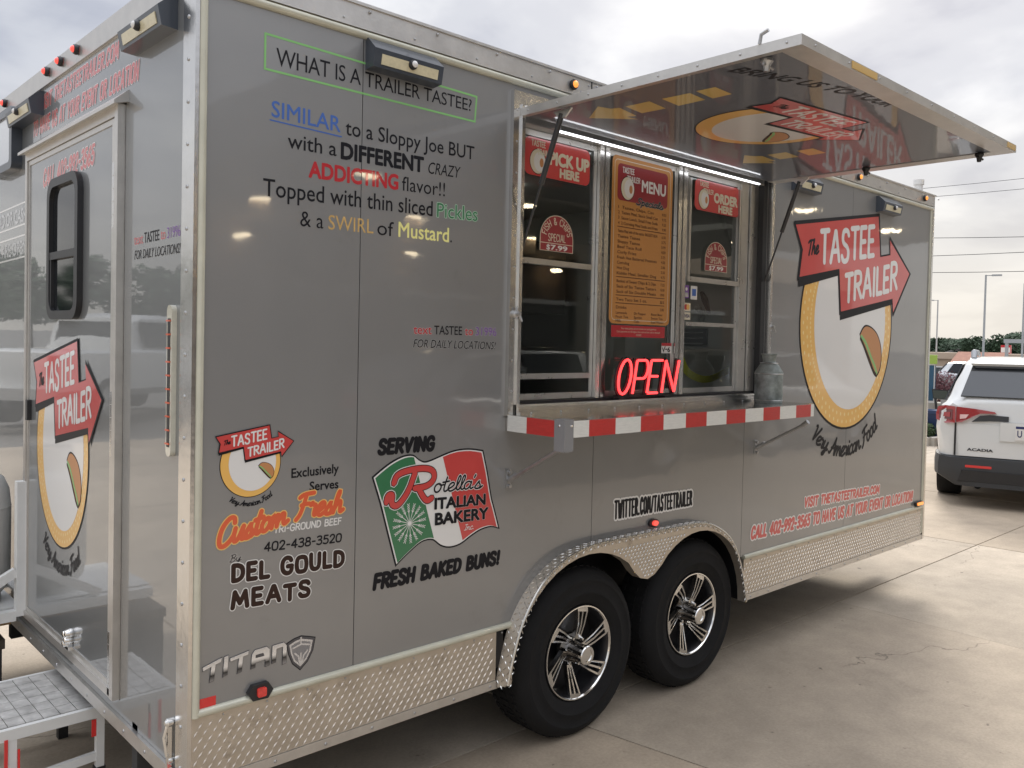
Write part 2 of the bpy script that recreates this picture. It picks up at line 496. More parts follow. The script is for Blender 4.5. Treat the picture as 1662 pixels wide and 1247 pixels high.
def text(parent, body, fr, x0, x1, z0, h, m, off=0.0, shear=0.0, layer=1, z1=None, h1=None, outline=None, oout=0.016, spacing=1.0, label=None, name='lettering', warp=None):
    base, _ = font_geo(body, 0.0, spacing)
    w0, w1 = min(v[0] for v in base), max(v[0] for v in base)
    z1 = z0 if z1 is None else z1; h1 = h if h1 is None else h1
    sx = (x1-x0) / (w1-w0)
    def build(o_, lay, mm, nm):
        vs0, fs0 = font_geo(body, 0.0, spacing)
        out = []; fs = []
        isl = _isl[(body, 0.0, spacing)]
        if o_ > .001:
            nd = 8 if o_ > .018 else 4
            sh = [(0, 0)] + [(o_*1.05*math.cos(2*PI*q/nd+.4), o_*1.05*math.sin(2*PI*q/nd+.4)) for q in range(nd)]
        else: sh = [(0, 0)]
        for si, (da, db) in enumerate(sh):
          fs += [tuple(i + len(vs0)*si for i in f) for f in fs0]
          for vi, (a, b) in enumerate(vs0):
            a += da*h/CAPH/sx if False else da; b += db
            t = (a-w0)/(w1-w0)
            hh = h + (h1-h)*t
            b /= CAPH
            q = (x0 + (x1-x0)*t + shear*b*hh, z0 + (z1-z0)*t + b*hh)
            if warp: q = warp(*q)
            out.append(tuple(fr.at(q[0], q[1], fr.lu*lay + 0.000016*si + 0.000004*(isl[vi] % 4))))
        me = bpy.data.meshes.new(nm); me.from_pydata(out, [], fs); me.materials.append(mm)
        return link(nm, me, parent)
    r = build(off, layer, m, name)
    if label: r['label'] = label
    if outline is not None:
        build(off+oout, layer-0.5, outline, 'lettering_outline')
    return r
# 2) brush and marker lettering from strokes with round ends
def _c(*p): return (1, list(p))
def _s(*p): return (0, list(p))
G_ = {
 'A': (.66, [_s((0,0),(.30,1)), _s((.36,1),(.64,0)), _s((.14,.34),(.52,.34))]),
 'B': (.56, [_s((.02,0),(.02,1)), _c((.02,1),(.30,1),(.46,.90),(.46,.64),(.30,.54),(.04,.53)), _c((.04,.53),(.34,.53),(.54,.42),(.54,.10),(.34,0),(.02,0))]),
 'C': (.58, [_c((.54,.80),(.46,.99),(.20,1.02),(.0,.76),(.0,.24),(.20,-.02),(.46,.01),(.56,.18))]),
 'D': (.58, [_s((.02,0),(.02,1)), _c((.02,1),(.30,1),(.56,.80),(.56,.24),(.30,0),(.02,0))]),
 'E': (.48, [_s((.02,0),(.02,1)), _s((.02,1),(.44,1)), _s((.02,.52),(.38,.52)), _s((.02,0),(.46,0))]),
 'F': (.46, [_s((.02,0),(.02,1)), _s((.02,1),(.44,1)), _s((.02,.52),(.38,.52))]),
 'G': (.62, [_c((.55,.82),(.46,.99),(.20,1.02),(.0,.76),(.0,.24),(.20,-.02),(.46,-.02),(.58,.16),(.58,.42)), _s((.34,.44),(.60,.44))]),
 'H': (.58, [_s((.02,0),(.02,1)), _s((.54,0),(.54,1)), _s((.02,.5),(.54,.5))]),
 'I': (.12, [_s((.06,0),(.06,1))]),
 'J': (.46, [_c((.42,1),(.42,.2),(.30,-.02),(.10,.0),(.0,.2))]),
 'K': (.56, [_s((.02,0),(.02,1)), _s((.50,1),(.06,.45)), _s((.16,.56),(.54,0))]),
 'L': (.44, [_s((.02,0),(.02,1)), _s((.02,0),(.44,.0))]),
 'M': (.76, [_s((.0,0),(.10,1)), _s((.10,1),(.37,.25)), _s((.37,.25),(.64,1)), _s((.64,1),(.74,0))]),
 'N': (.60, [_s((.02,0),(.02,1)), _s((.02,1),(.56,0)), _s((.56,0),(.56,1))]),
 'O': (.62, [_c((.31,1.01),(.06,.96),(.0,.62),(.0,.38),(.06,.04),(.31,-.01),(.56,.04),(.62,.38),(.62,.62),(.56,.96),(.31,1.01))]),
 'P': (.54, [_s((.02,0),(.02,1)), _c((.02,1),(.34,1),(.53,.90),(.53,.56),(.34,.46),(.02,.46))]),
 'R': (.56, [_s((.02,0),(.02,1)), _c((.02,1),(.34,1),(.52,.90),(.52,.60),(.34,.50),(.04,.50)), _s((.24,.48),(.56,0))]),
 'S': (.54, [_c((.50,.84),(.42,1.0),(.12,1.02),(.02,.84),(.06,.60),(.44,.44),(.52,.20),(.42,-.02),(.10,-.02),(.0,.16))]),
 'T': (.56, [_s((.28,0),(.28,1)), _s((.0,1),(.56,1))]),
 'U': (.60, [_c((.02,1),(.02,.24),(.14,-.02),(.44,-.02),(.56,.24),(.56,1))]),
 'V': (.60, [_s((.0,1),(.28,0)), _s((.28,0),(.58,1))]),
 'W': (.84, [_s((.0,1),(.2,0)), _s((.2,0),(.42,.8)), _s((.42,.8),(.62,0)), _s((.62,0),(.84,1))]),
 'X': (.56, [_s((.0,1),(.54,0)), _s((.54,1),(.0,0))]),
 'Y': (.58, [_s((.0,1),(.28,.48)), _s((.56,1),(.28,.48)), _s((.28,.48),(.28,0))]),
 '0': (.54, [_c((.27,1.01),(.05,.94),(.0,.6),(.0,.4),(.05,.06),(.27,-.01),(.49,.06),(.54,.4),(.54,.6),(.49,.94),(.27,1.01))]),
 '2': (.50, [_c((.02,.78),(.10,1.0),(.38,1.02),(.48,.78),(.40,.50),(.02,.02)), _s((.02,.0),(.50,.0))]),
 '3': (.50, [_c((.02,.92),(.20,1.03),(.42,.98),(.46,.74),(.34,.56),(.16,.54)), _c((.16,.54),(.38,.54),(.50,.36),(.46,.06),(.24,-.04),(.0,.08))]),
 '4': (.54, [_s((.38,0),(.38,1)), _s((.38,1),(.0,.30)), _s((.0,.30),(.54,.30))]),
 '5': (.50, [_s((.44,1),(.08,1)), _s((.08,1),(.05,.56)), _c((.05,.56),(.30,.64),(.50,.48),(.48,.12),(.26,-.04),(.0,.08))]),
 '6': (.50, [_c((.42,1),(.14,.82),(.0,.44),(.02,.10),(.24,-.03),(.46,.08),(.50,.34),(.34,.54),(.12,.50),(.02,.30))]),
 '8': (.50, [_c((.25,.54),(.05,.62),(.05,.94),(.25,1.02),(.45,.94),(.45,.62),(.25,.54)), _c((.25,.54),(.0,.44),(.0,.06),(.25,-.02),(.50,.06),(.50,.44),(.25,.54))]),
 '9': (.50, [_c((.48,.66),(.36,.46),(.12,.46),(.0,.66),(.04,.94),(.26,1.03),(.48,.92),(.50,.60),(.36,.18),(.10,.0))]),
 '-': (.34, [_s((.04,.46),(.30,.46))]),
 '.': (.10, [_s((.05,.0),(.05,.03))]),
 '!': (.14, [_s((.07,.34),(.07,1)), _s((.07,.0),(.07,.03))]),
 '/': (.36, [_s((.0,0),(.34,1))]),
 '&': (.62, [_c((.60,.0),(.10,.66),(.12,.98),(.32,1.0),(.40,.76),(.02,.36),(.06,.02),(.34,-.02),(.58,.40))]),
 '$': (.52, [_c((.48,.80),(.40,.92),(.12,.92),(.04,.76),(.10,.58),(.42,.44),(.48,.24),(.40,.08),(.10,.08),(.0,.20)), _s((.26,-.08),(.26,1.06))]),
 ' ': (.30, []),
}
# joined brush script (slant comes from shear)
J_ = {
 'C': (.62, [_c((.60,.78),(.56,1.0),(.34,1.04),(.08,.76),(.0,.34),(.08,.02),(.28,-.06),(.52,.08),(.66,.30))]),
 'F': (.62, [_c((.02,.84),(.20,.98),(.70,1.04)), _c((.34,.98),(.26,.5),(.16,.08),(.0,-.10)), _c((.16,.50),(.34,.56),(.54,.56))]),
 'R': (.8, [_c((.0,.1),(.1,-.02),(.26,.2),(.44,1.0)), _c((.14,.80),(.40,1.04),(.78,1.02),(.86,.74),(.66,.52),(.36,.48)), _c((.44,.48),(.62,.10),(.78,-.04),(.92,.12))]),
 'V': (.56, [_c((.0,.9),(.14,1.0),(.16,.5),(.18,.0)), _c((.18,.0),(.36,.5),(.58,1.02))]),
 'A': (.62, [_c((-.06,.06),(.06,-.02),(.34,.6),(.50,1.02)), _c((.50,1.02),(.50,.4),(.56,-.02)), _c((.14,.36),(.36,.38),(.60,.44))]),
 'T': (.52, [_c((.0,.86),(.16,1.0),(.62,1.0)), _c((.34,.98),(.28,.4),(.20,-.02))]),
 'B': (.6, [_c((.10,.0),(.16,.5),(.24,1.0)), _c((.04,.86),(.30,1.06),(.56,.94),(.48,.62),(.20,.54)), _c((.20,.54),(.50,.50),(.56,.16),(.34,-.04),(.02,.06))]),
 'S': (.56, [_c((.58,.84),(.46,1.04),(.20,.94),(.18,.66),(.44,.40),(.40,.06),(.14,-.04),(-.02,.12))]),
 'I': (.34, [_c((.04,.92),(.30,1.0),(.44,.96)), _c((.30,1.0),(.22,.4),(.16,.02)), _c((-.02,.04),(.16,.0),(.32,.06))]),
 'a': (.50, [_c((.40,.46),(.26,.58),(.06,.46),(.0,.18),(.10,-.02),(.26,.04),(.40,.30),(.42,.54)), _c((.42,.52),(.36,.14),(.42,-.02),(.56,.10))]),
 'c': (.40, [_c((.36,.44),(.28,.58),(.10,.50),(.0,.24),(.06,.0),(.22,-.04),(.44,.12))]),
 'd': (.50, [_c((.40,.46),(.26,.58),(.06,.46),(.0,.18),(.10,-.02),(.26,.04),(.40,.30),(.50,1.0)), _c((.46,.80),(.38,.14),(.42,-.02),(.56,.10))]),
 'e': (.42, [_c((.0,.14),(.18,.22),(.36,.40),(.30,.58),(.12,.52),(.0,.26),(.06,.0),(.22,-.04),(.46,.14))]),
 'h': (.52, [_c((.04,.0),(.12,.5),(.26,1.02),(.18,1.04),(.10,.6),(.06,.1)), _c((.08,.20),(.24,.54),(.38,.54),(.36,.2),(.40,-.02),(.56,.10))]),
 'i': (.24, [_c((.08,.54),(.04,.14),(.12,-.03),(.28,.10)), _s((.14,.78),(.14,.80))]),
 'k': (.5, [_c((.04,.0),(.12,.5),(.24,1.02)), _c((.36,.54),(.14,.28),(.30,.12),(.40,-.02),(.52,.10))]),
 'l': (.26, [_c((.0,.12),(.18,.5),(.28,.90),(.20,1.06),(.10,.80),(.06,.2),(.14,-.03),(.30,.12))]),
 'm': (.76, [_c((.02,.50),(.08,.54),(.04,.0)), _c((.06,.20),(.20,.56),(.32,.52),(.28,.0)), _c((.30,.20),(.46,.56),(.58,.52),(.56,.14),(.64,-.03),(.80,.10))]),
 'n': (.50, [_c((.02,.50),(.08,.54),(.04,.0)), _c((.06,.20),(.22,.56),(.36,.52),(.32,.14),(.40,-.03),(.56,.10))]),
 'o': (.46, [_c((.26,.56),(.08,.50),(.0,.22),(.10,-.02),(.28,.0),(.40,.24),(.36,.50),(.24,.56),(.36,.42),(.52,.46))]),
 'r': (.40, [_c((.02,.48),(.10,.60),(.12,.48),(.30,.50),(.24,.20),(.26,-.02),(.42,.10))]),
 's': (.40, [_c((.0,.10),(.24,.56),(.22,.40),(.34,.20),(.28,-.02),(.08,-.03),(.0,.06)), _c((.24,-.01),(.34,.0),(.46,.14))]),
 't': (.34, [_c((.22,.96),(.12,.4),(.10,.06),(.20,-.03),(.38,.12)), _c((.0,.62),(.16,.64),(.36,.68))]),
 'u': (.52, [_c((.06,.54),(.02,.16),(.12,-.03),(.28,.08),(.40,.50)), _c((.42,.54),(.36,.14),(.44,-.03),(.60,.10))]),
 'y': (.50, [_c((.06,.54),(.02,.20),(.14,.06),(.28,.14),(.40,.52)), _c((.42,.54),(.36,.0),(.22,-.36),(.06,-.30),(.20,-.06),(.54,.14))]),
 'p': (.48, [_c((.10,.54),(.06,.1),(.0,-.36)), _c((.08,.36),(.24,.58),(.38,.44),(.34,.10),(.18,-.03),(.06,.08))]),
 "'": (.16, [_s((.12,1.0),(.06,.82))]),
 '.': (.14, [_s((.06,.0),(.07,.02))]),
 ' ': (.34, []),
}
def chaikin(P, k=2):
    for _ in range(k):
        Q = [P[0]]
        for a, b in zip(P, P[1:]):
            Q.append((a[0]*.75+b[0]*.25, a[1]*.75+b[1]*.25)); Q.append((a[0]*.25+b[0]*.75, a[1]*.25+b[1]*.75))
        Q.append(P[-1]); P = Q
    return P
def brush(parent, body, fr, x0, x1, z0, h, m, r, layer=1, table=G_, shear=0.0, z1=None, h1=None, outline=None, ro=0.0, outline2=None, ro2=0.0,
          gap=0.16, warp=None, label=None, name='lettering', jit=0.0):
    z1 = z0 if z1 is None else z1; h1 = h if h1 is None else h1
    pen = 0.0; strokes = []
    rnd = random.Random(len(body))
    for i, ch in enumerate(body):
        w, ss = table[ch]
        jy = rnd.uniform(-jit, jit); jh = 1 + rnd.uniform(-jit, jit)
        for sm, pts in ss:
            pts = [(pen+a, b*jh+jy) for a, b in pts]
            if sm: strokes.append(chaikin(pts, 2))
            else: strokes.append(pts)
        pen += w + gap
    W = pen - gap
    def tr(a, b):
        t = a/W; hh = h + (h1-h)*t
        q = (x0 + (x1-x0)*t + shear*b*hh, z0 + (z1-z0)*t + b*hh)
        return warp(*q) if warp else q
    def build(rad, lay, mm, nm):
        mb = MB(); mb.flat = True
        for i, st in enumerate(strokes):
            mb.ribbon(fr, [tr(*p) for p in st], rad, fr.lu*lay + 0.00002*(i % 12), 5)
        return link(nm, mb.mesh(nm, mm), parent)
    if outline2 is not None: build(ro2, layer-1.0, outline2, 'lettering_outline')
    if outline is not None: build(ro, layer-0.5, outline, 'lettering_outline')
    o = build(r, layer, m, name)
    if label: o['label'] = label
    return o
def ring_pts(cx, cz, a, b, n=48, t0=0, t1=2*PI):
    return [(cx + a*math.cos(t0+(t1-t0)*k/n), cz + b*math.sin(t0+(t1-t0)*k/n)) for k in range(n + (0 if abs(t1-t0-2*PI) < 1e-6 else 1))]
def decal(parent, fr, pts, lay, m, name='decal', label=None):
    mb = MB(); mb.flat = True; mb.poly(fr, pts, fr.lu*lay)
    return link(name, mb.mesh(name, m), parent, label=label)
def decals(parent, fr, polys, lay, m, name='decal', label=None):
    mb = MB(); mb.flat = True
    for i, p in enumerate(polys): mb.poly(fr, p, fr.lu*lay + 0.00002*(i % 7))
    return link(name, mb.mesh(name, m), parent, label=label)
def lines(parent, fr, Ls, r, lay, m, name='decal', label=None):
    mb = MB(); mb.flat = True
    for i, p in enumerate(Ls): mb.ribbon(fr, p, r, fr.lu*lay + 0.00002*(i % 12), 3)
    return link(name, mb.mesh(name, m), parent, label=label)
def rrect(x0, z0, x1, z1, r, n=5):
    P = []
    for cx, cz, t in ((x1-r, z1-r, 0), (x0+r, z1-r, PI/2), (x0+r, z0+r, PI), (x1-r, z0+r, 1.5*PI)):
        for k in range(n+1):
            P.append((cx + r*math.cos(t+PI/2*k/n), cz + r*math.sin(t+PI/2*k/n)))
    return P
def catmull(P, n=5, closed=False):
    Q = []; N = len(P); rng = range(N) if closed else range(N-1)
    for i in rng:
        g = lambda k: P[k % N] if closed else P[min(max(k, 0), N-1)]
        p0, p1, p2, p3 = g(i-1), g(i), g(i+1), g(i+2)
        for k in range(n):
            t = k/n
            Q.append(tuple(0.5*((2*p1[d]) + (-p0[d]+p2[d])*t + (2*p0[d]-5*p1[d]+4*p2[d]-p3[d])*t*t + (-p0[d]+3*p1[d]-3*p2[d]+p3[d])*t**3) for d in (0, 1)))
    if not closed: Q.append(P[-1])
    return Q

# ================================================================ GROUND
def ground_z(x):
    P = [(-3000, -0.02), (32, -0.02), (45, -0.4), (60, -1.2), (110, -3.6), (200, -5.2), (600, -9), (3000, -12)]
    for (a, za), (b, zb) in zip(P, P[1:]):
        if x <= b: return za + (zb-za)*(x-a)/(b-a)
    return P[-1][1]
g = MB(); g.flat = True
xs = [-3000, -60, -9, 32.5, 34, 38, 45, 52, 60, 75, 90, 110, 150, 200, 400, 800, 3000]
ys = [-3000, -200, -60, -12, 12, 60, 120, 300, 3000]
grid = [[g.bm.verts.new((x, y, ground_z(x) - (0.05 if -9 <= x <= 32.5 and abs(y) <= 12 else 0.0))) for y in ys] for x in xs]
for i in range(len(xs)-1):
    for j in range(len(ys)-1): g.bm.faces.new((grid[i][j], grid[i+1][j], grid[i+1][j+1], grid[i][j+1]))
ground = struct('ground', g, ASPH)
# concrete forecourt: separate slabs with sawn joints
pv = MB(); pv.flat = True
pv.poly(FR((0, 0, -0.045), (1, 0, 0), (0, 1, 0)), [(-8.9, -9), (32.4, -9), (32.4, 12), (-8.9, 12)])
pavement = struct('pavement', pv, SOIL)
jx = [(-8.9, 0), (-6.3, 0), (-3.6, 0.0), (-0.9, -.02), (1.818, -.17), (4.59, .03), (7.24, -.05)] + [(7.24+2.7*k, -.03) for k in range(1, 10)] + [(32.4, 0)]
jy = [-8.95, -5.9, -2.9, 0.205, 3.25, 6.3, 9.2, 11.95]
rs = random.Random(3)
def jxx(k, y):
    a, b = jx[k]; return a + b*max(-3, min(3, (y-0.2)))
for i in range(len(jx)-1):
    for j in range(len(jy)-1):
        y0, y1 = jy[j]+0.005, jy[j+1]-0.005
        dz = rs.uniform(-0.0015, 0.0015)
        P = [(jxx(i, y0)+.004, y0), (jxx(i+1, y0)-.004, y0), (jxx(i+1, y1)-.004, y1), (jxx(i, y1)+.004, y1)]
        m = MB(); m.hexa([(a, b, -0.04) for a, b in P] + [(a, b, dz) for a, b in P])
        part('pavement_slab', m, CONC[(i*2+j*3+(i*j) % 2) % 3], pavement, bevel=0.004)

# ================================================================ FOOD TRAILER
TX, TW, ZT, ZB, ZY = 5.467, 2.59, 2.888, 0.351, 0.594
tr = thing('food_trailer', 'long grey concession trailer with raised awning and diamond plate skirt', 'food trailer', (2.7, 1.3, 0))
# fender outline on the side wall
F_OUT = catmull([(1.243, .350), (1.262, .44), (1.315, .60), (1.42, .735), (1.56, .82), (1.72, .858), (1.95, .862), (2.35, .858), (2.60, .852), (2.76, .81), (2.90, .715), (2.995, .56), (3.035, .42), (3.045, .350)], 4)
left_arch = [p for p in F_OUT if p[0] <= 1.801]
mid_arch = [p for p in F_OUT if 1.801 < p[0] < 3.02]
right_arch = [p for p in F_OUT if p[0] >= 3.02]
def panel(name, outlines):
    m = MB()
    for o in outlines: m.prism(SIDE, o, -0.018, 0.0)
    return part(name, m, PAINT, tr, bevel=0.0)
ZP0, ZP1 = 0.598, 2.782
def arch_z(x):
    for (a, za), (b, zb) in zip(F_OUT, F_OUT[1:]):
        if a <= x <= b: return za + (zb-za)*(x-a)/(b-a+1e-9)
    return .86
arcL = [(x, z) for x, z in F_OUT if z > ZP0 and x < 1.798]
x_in = [p for p in F_OUT if p[0] < 1.5]
def x_at(zz, side):
    s_ = [p for p in F_OUT if (p[0] < 2) == side]
    for (a, za), (b, zb) in zip(s_, s_[1:]):
        if min(za, zb) <= zz <= max(za, zb): return a + (b-a)*(zz-za)/(zb-za+1e-9)
xl = x_at(ZP0, True); xr = x_at(ZP0, False)
OX0, OX1, OZ0, OZ1 = 1.318, 3.195, 1.488, 2.700
panel('side_panel', [[(0.0088, ZP0), (0.5755, ZP0), (0.5755, ZP1), (0.0088, ZP1)]])
panel('side_panel', [[(0.5785, ZP0), (xl, ZP0)] + arcL + [(1.7985, arch_z(1.7985)), (1.7985, OZ0), (OX0, OZ0), (OX0, OZ1), (1.7985, OZ1), (1.7985, ZP1), (0.5785, ZP1)]])
midp = [(x, z) for x, z in F_OUT if 1.8015 < x < 3.0185]
midlow = [(1.8015, arch_z(1.8015))] + [p for p in midp if p[1] > ZP0] 
panel('side_panel', [midlow + ([(xr, ZP0), (3.0185, ZP0)] if xr < 3.0185 else [(3.0185, arch_z(3.0185))]) + [(3.0185, OZ0), (1.8015, OZ0)],
                     [(1.8015, OZ1), (3.0185, OZ1), (3.0185, ZP1), (1.8015, ZP1)]])
panel('side_panel', [[(3.0215, ZP0), (4.2055, ZP0), (4.2055, ZP1), (3.0215, ZP1), (3.0215, OZ1), (OX1, OZ1), (OX1, OZ0), (3.0215, OZ0)]])
panel('side_panel', [[(4.2085, ZP0), (TX-.03, ZP0), (TX-.03, ZP1), (4.2085, ZP1)]])
# structure behind the skin
m = MB()
for a, b in (((.02, .020, .42), (1.30, .05, 2.80)), ((3.215, .020, .42), (TX-.02, .05, 2.80)), ((1.30, .020, .9), (3.215, .05, 1.46)), ((1.30, .020, 2.72), (3.215, .05, 2.80))): m.box(a, b)
part('wall_frame', m, BLACK, tr)
m = MB(); m.box((.0, .02, 2.80), (TX, TW, 2.872)); part('roof', m, ALU, tr)
m = MB(); m.box((TX-.03, .0, ZB+.03), (TX, TW, 2.80)); part('front_wall', m, PAINT, tr)
m = MB(); m.box((.0, TW-.03, ZB+.03), (TX-.03, TW, 2.80)); part('far_wall', m, PAINT, tr)
m = MB(); m.box((.03, .05, .42), (1.245, TW-.03, .47)); m.box((3.06, .05, .42), (TX-.03, TW-.03, .47)); m.box((1.245, .48, .42), (3.06, TW-.48, .47))
for y in (.42, TW-.47): m.box((.0, y, .26), (TX+.3, y+.05, .42))
for x in (.3, 1.1, 3.2, 4.0, 4.8): m.box((x, .47, .33), (x+.05, TW-.47, .42))
for x in (1.745, 2.59): m.tube([(x, .2, .33), (x, TW-.2, .33)], .038)
part('chassis', m, DARK, tr)
m = MB()
m.box((1.246, .45, .22), (3.05, .47, .86)); m.box((1.246, .02, .845), (3.05, .45, .86))
m.box((1.246, .02, .36), (1.258, .45, .845)); m.box((3.038, .02, .36), (3.05, .45, .845))
part('wheel_well', m, BLACK, tr)
# skirt of diamond plate
def plate_part(nm, x0, x1, z0, z1):
    m = MB(); m.box((x0, -.004, z0), (x1, .02, z1)); o = part(nm, m, PLATE, tr)
    b = MB(); b.flat = True
    dxx, dzz = .0310, .0225
    r = 0; z = z0 + .012
    while z < z1-.010:
        x = x0 + .012 + (dxx/2 if r % 2 else 0)
        while x < x1-.012:
            s_ = 1 if (r + int((x-x0)/(dxx))) % 2 else 1
            L, wd = .0135, .0028
            ang = math.radians(50 if r % 2 == 0 else 46)
            c, s2 = math.cos(ang), math.sin(ang)
            def P(a, bb, h): return (x + a*c - bb*s2, -.004-h, z + a*s2 + bb*c)
            v = [b.bm.verts.new(P(*q)) for q in ((-L, 0, 0), (0, -wd, 0), (L, 0, 0), (0, wd, 0), (-L*.45, 0, .0032), (L*.45, 0, .0032))]
            for f in ((0, 1, 4), (1, 5, 4), (1, 2, 5), (2, 3, 5), (3, 4, 5), (3, 0, 4)): b.bm.faces.new([v[i] for i in f])
            x += dxx
        z += dzz; r += 1
    link('tread_bar', b.mesh('tread_bar', mat('worn_tread_bars', (.66, .60, .52), .33, .85)), o, kind='stuff')
    return o
plate_part('skirt_plate', .009, 1.241, .385, .585)
plate_part('skirt_plate', 3.047, TX-.03, .385, .585)
m = MB()
for x0, x1 in ((.009, 1.241), (3.047, TX-.006)):
    m.box((x0, -.008, ZB), (x1, .03, .384))
part('bottom_rail', m, ALU, tr, bevel=.0015)
def trim_h(x0, x1, z0, z1, y=-.014):
    zc = (z0+z1)/2
    m = MB(); m.prism(FR((x0, 0, 0), (0, -1, 0), (0, 0, 1)), [(0, z0), (.007, z0+.002), (.014, zc-.004), (.014, zc+.004), (.007, z1-.002), (0, z1)], 0, -(x1-x0))
    return m
def tube_trim(name, pts, r, m_=TRIM):
    m = MB(); m.tube(pts, r, 10); return part(name, m, m_, tr, smooth=True)
tube_trim('lower_trim', [(.022, -.001, .594), (xl+.004, -.001, .594)], .0135)
tube_trim('lower_trim', [(3.047, -.001, .594), (TX-.03, -.001, .594)], .0135)
tube_trim('upper_trim', [(.022, -.001, 2.792), (TX-.02, -.001, 2.792)], .0145)
tube_trim('corner_trim', [(.0215, -.002, .585), (.0215, -.002, 2.80)], .0125)
tube_trim('corner_trim', [(TX-.033, -.001, .40), (TX-.033, -.001, 2.80)], .010)
m = MB(); m.box((-.004, -.006, ZB), (.0085, .085, ZT-.004)); m.box((TX-.022, -.010, ZB), (TX+.006, .06, ZT-.004))
part('corner_post', m, ALU_B, tr, bevel=.006)
m = MB(); m.box((.009, -.014, 2.806), (TX-.024, .03, ZT-.006)); m.box((-.012, -.020, ZT-.006), (TX+.008, .05, ZT+.004))
part('roof_rail', m, ALU, tr, bevel=.0015)
m = MB(); m.box((1.715, -.0155, 2.806), (1.721, -.0145, ZT-.006)); m.box((4.0, -.0155, 2.806), (4.006, -.0145, ZT-.006))
part('roof_rail_joint', m, DARK, tr)
# rivets and screws
RV = MB(); RV.flat = True
def rivet(mb, p, n, r=.006, h=.0035):
    mb.lathe([(r, 0), (r*.8, h*.7), (r*.35, h), (0, h)], p, n, 8)
for k in range(20): rivet(RV, (-.004, .045, .42+.127*k), (-1, 0, 0), .0065, .004)
for k in range(7): rivet(RV, (.10+.195*k*.95, -.008, .366), (0, -1, 0))
for k in range(13): rivet(RV, (3.12+.185*k, -.008, .366), (0, -1, 0))
for k in range(9): rivet(RV, (.11+.145*k, -.0045, .572), (0, -1, 0), .004)
for k in range(15): rivet(RV, (3.12+.16*k, -.0045, .572), (0, -1, 0), .004)
for k in range(19):
    rivet(RV, (.20+.29*k, -.014, 2.826), (0, -1, 0), .005); rivet(RV, (.30+.29*k, -.014, 2.868), (0, -1, 0), .0065, .008)
for x in (1.700, 1.737): 
    for z in (2.822, 2.862): rivet(RV, (x, -.014, z), (0, -1, 0), .005)
for k in range(16): rivet(RV, (-.004, .16+.155*k, 2.862), (-1, 0, 0), .005); rivet(RV, (-.004, .2+.31*k*.5, 2.826), (-1, 0, 0), .004)
for k in range(12): rivet(RV, (-.012, .12+.2*k, .372), (-1, 0, 0), .006)
for k in range(12): rivet(RV, (TX+.006, .02, .5+.2*k), (1, 0, 0), .005)
link('rivet', RV.mesh('rivet', STEEL, smooth=True), tr, kind='stuff')
# --- fender with diamond plate lip and scalloped face
WX = (1.745, 2.590); WZ = .375; TR_ = .375
FY = -.058
def arc(cx, r, a0, a1, n=14): return [(cx + r*math.cos(math.radians(a0+(a1-a0)*k/n)), WZ + r*math.sin(math.radians(a0+(a1-a0)*k/n))) for k in range(n+1)]
fo = catmull([(1.262, .372), (1.283, .46), (1.338, .61), (1.44, .745), (1.57, .825), (1.73, .862), (1.95, .866), (2.33, .862), (2.56, .856), (2.71, .815), (2.85, .72), (2.94, .57), (2.985, .43), (2.996, .372)], 4)
inn_l = arc(1.735, .455, 180, 55); inn_r = arc(2.545, .444, 125, 0)
inn = [(1.2805, .372)] + inn_l + [(2.04, .698), (2.085, .662), (2.14, .648), (2.19, .662), (2.245, .698)] + inn_r + [(2.987, .372)]
m = MB()
A = fo; B = inn
na, nb = len(A), len(B)
va = [m.bm.verts.new(SIDE.at(x, z, -FY)) for x, z in A]; vb = [m.bm.verts.new(SIDE.at(x, z, -FY)) for x, z in B]
m.bm.faces.new(va + list(reversed(vb)))
wa = [m.bm.verts.new((F_OUT[min(int(i*(len(F_OUT)-1)/(na-1)+.5), len(F_OUT)-1)][0], 0.0, F_OUT[min(int(i*(len(F_OUT)-1)/(na-1)+.5), len(F_OUT)-1)][1])) for i in range(na)]
for i in range(na-1): m.bm.faces.new((va[i+1], va[i], wa[i], wa[i+1]))
vb2 = [m.bm.verts.new((x, FY+.05, z)) for x, z in B]
for i in range(nb-1): m.bm.faces.new((vb[i], vb[i+1], vb2[i+1], vb2[i]))
m.flat = True
fender = part('fender', m, PLATE, tr, smooth=True)
m = MB(); m.tube([SIDE.at(x, z, -FY-.001) for x, z in fo], .0055, 8); link('fender_edge', m.mesh('fender_edge', PLATE_B, smooth=True), fender)
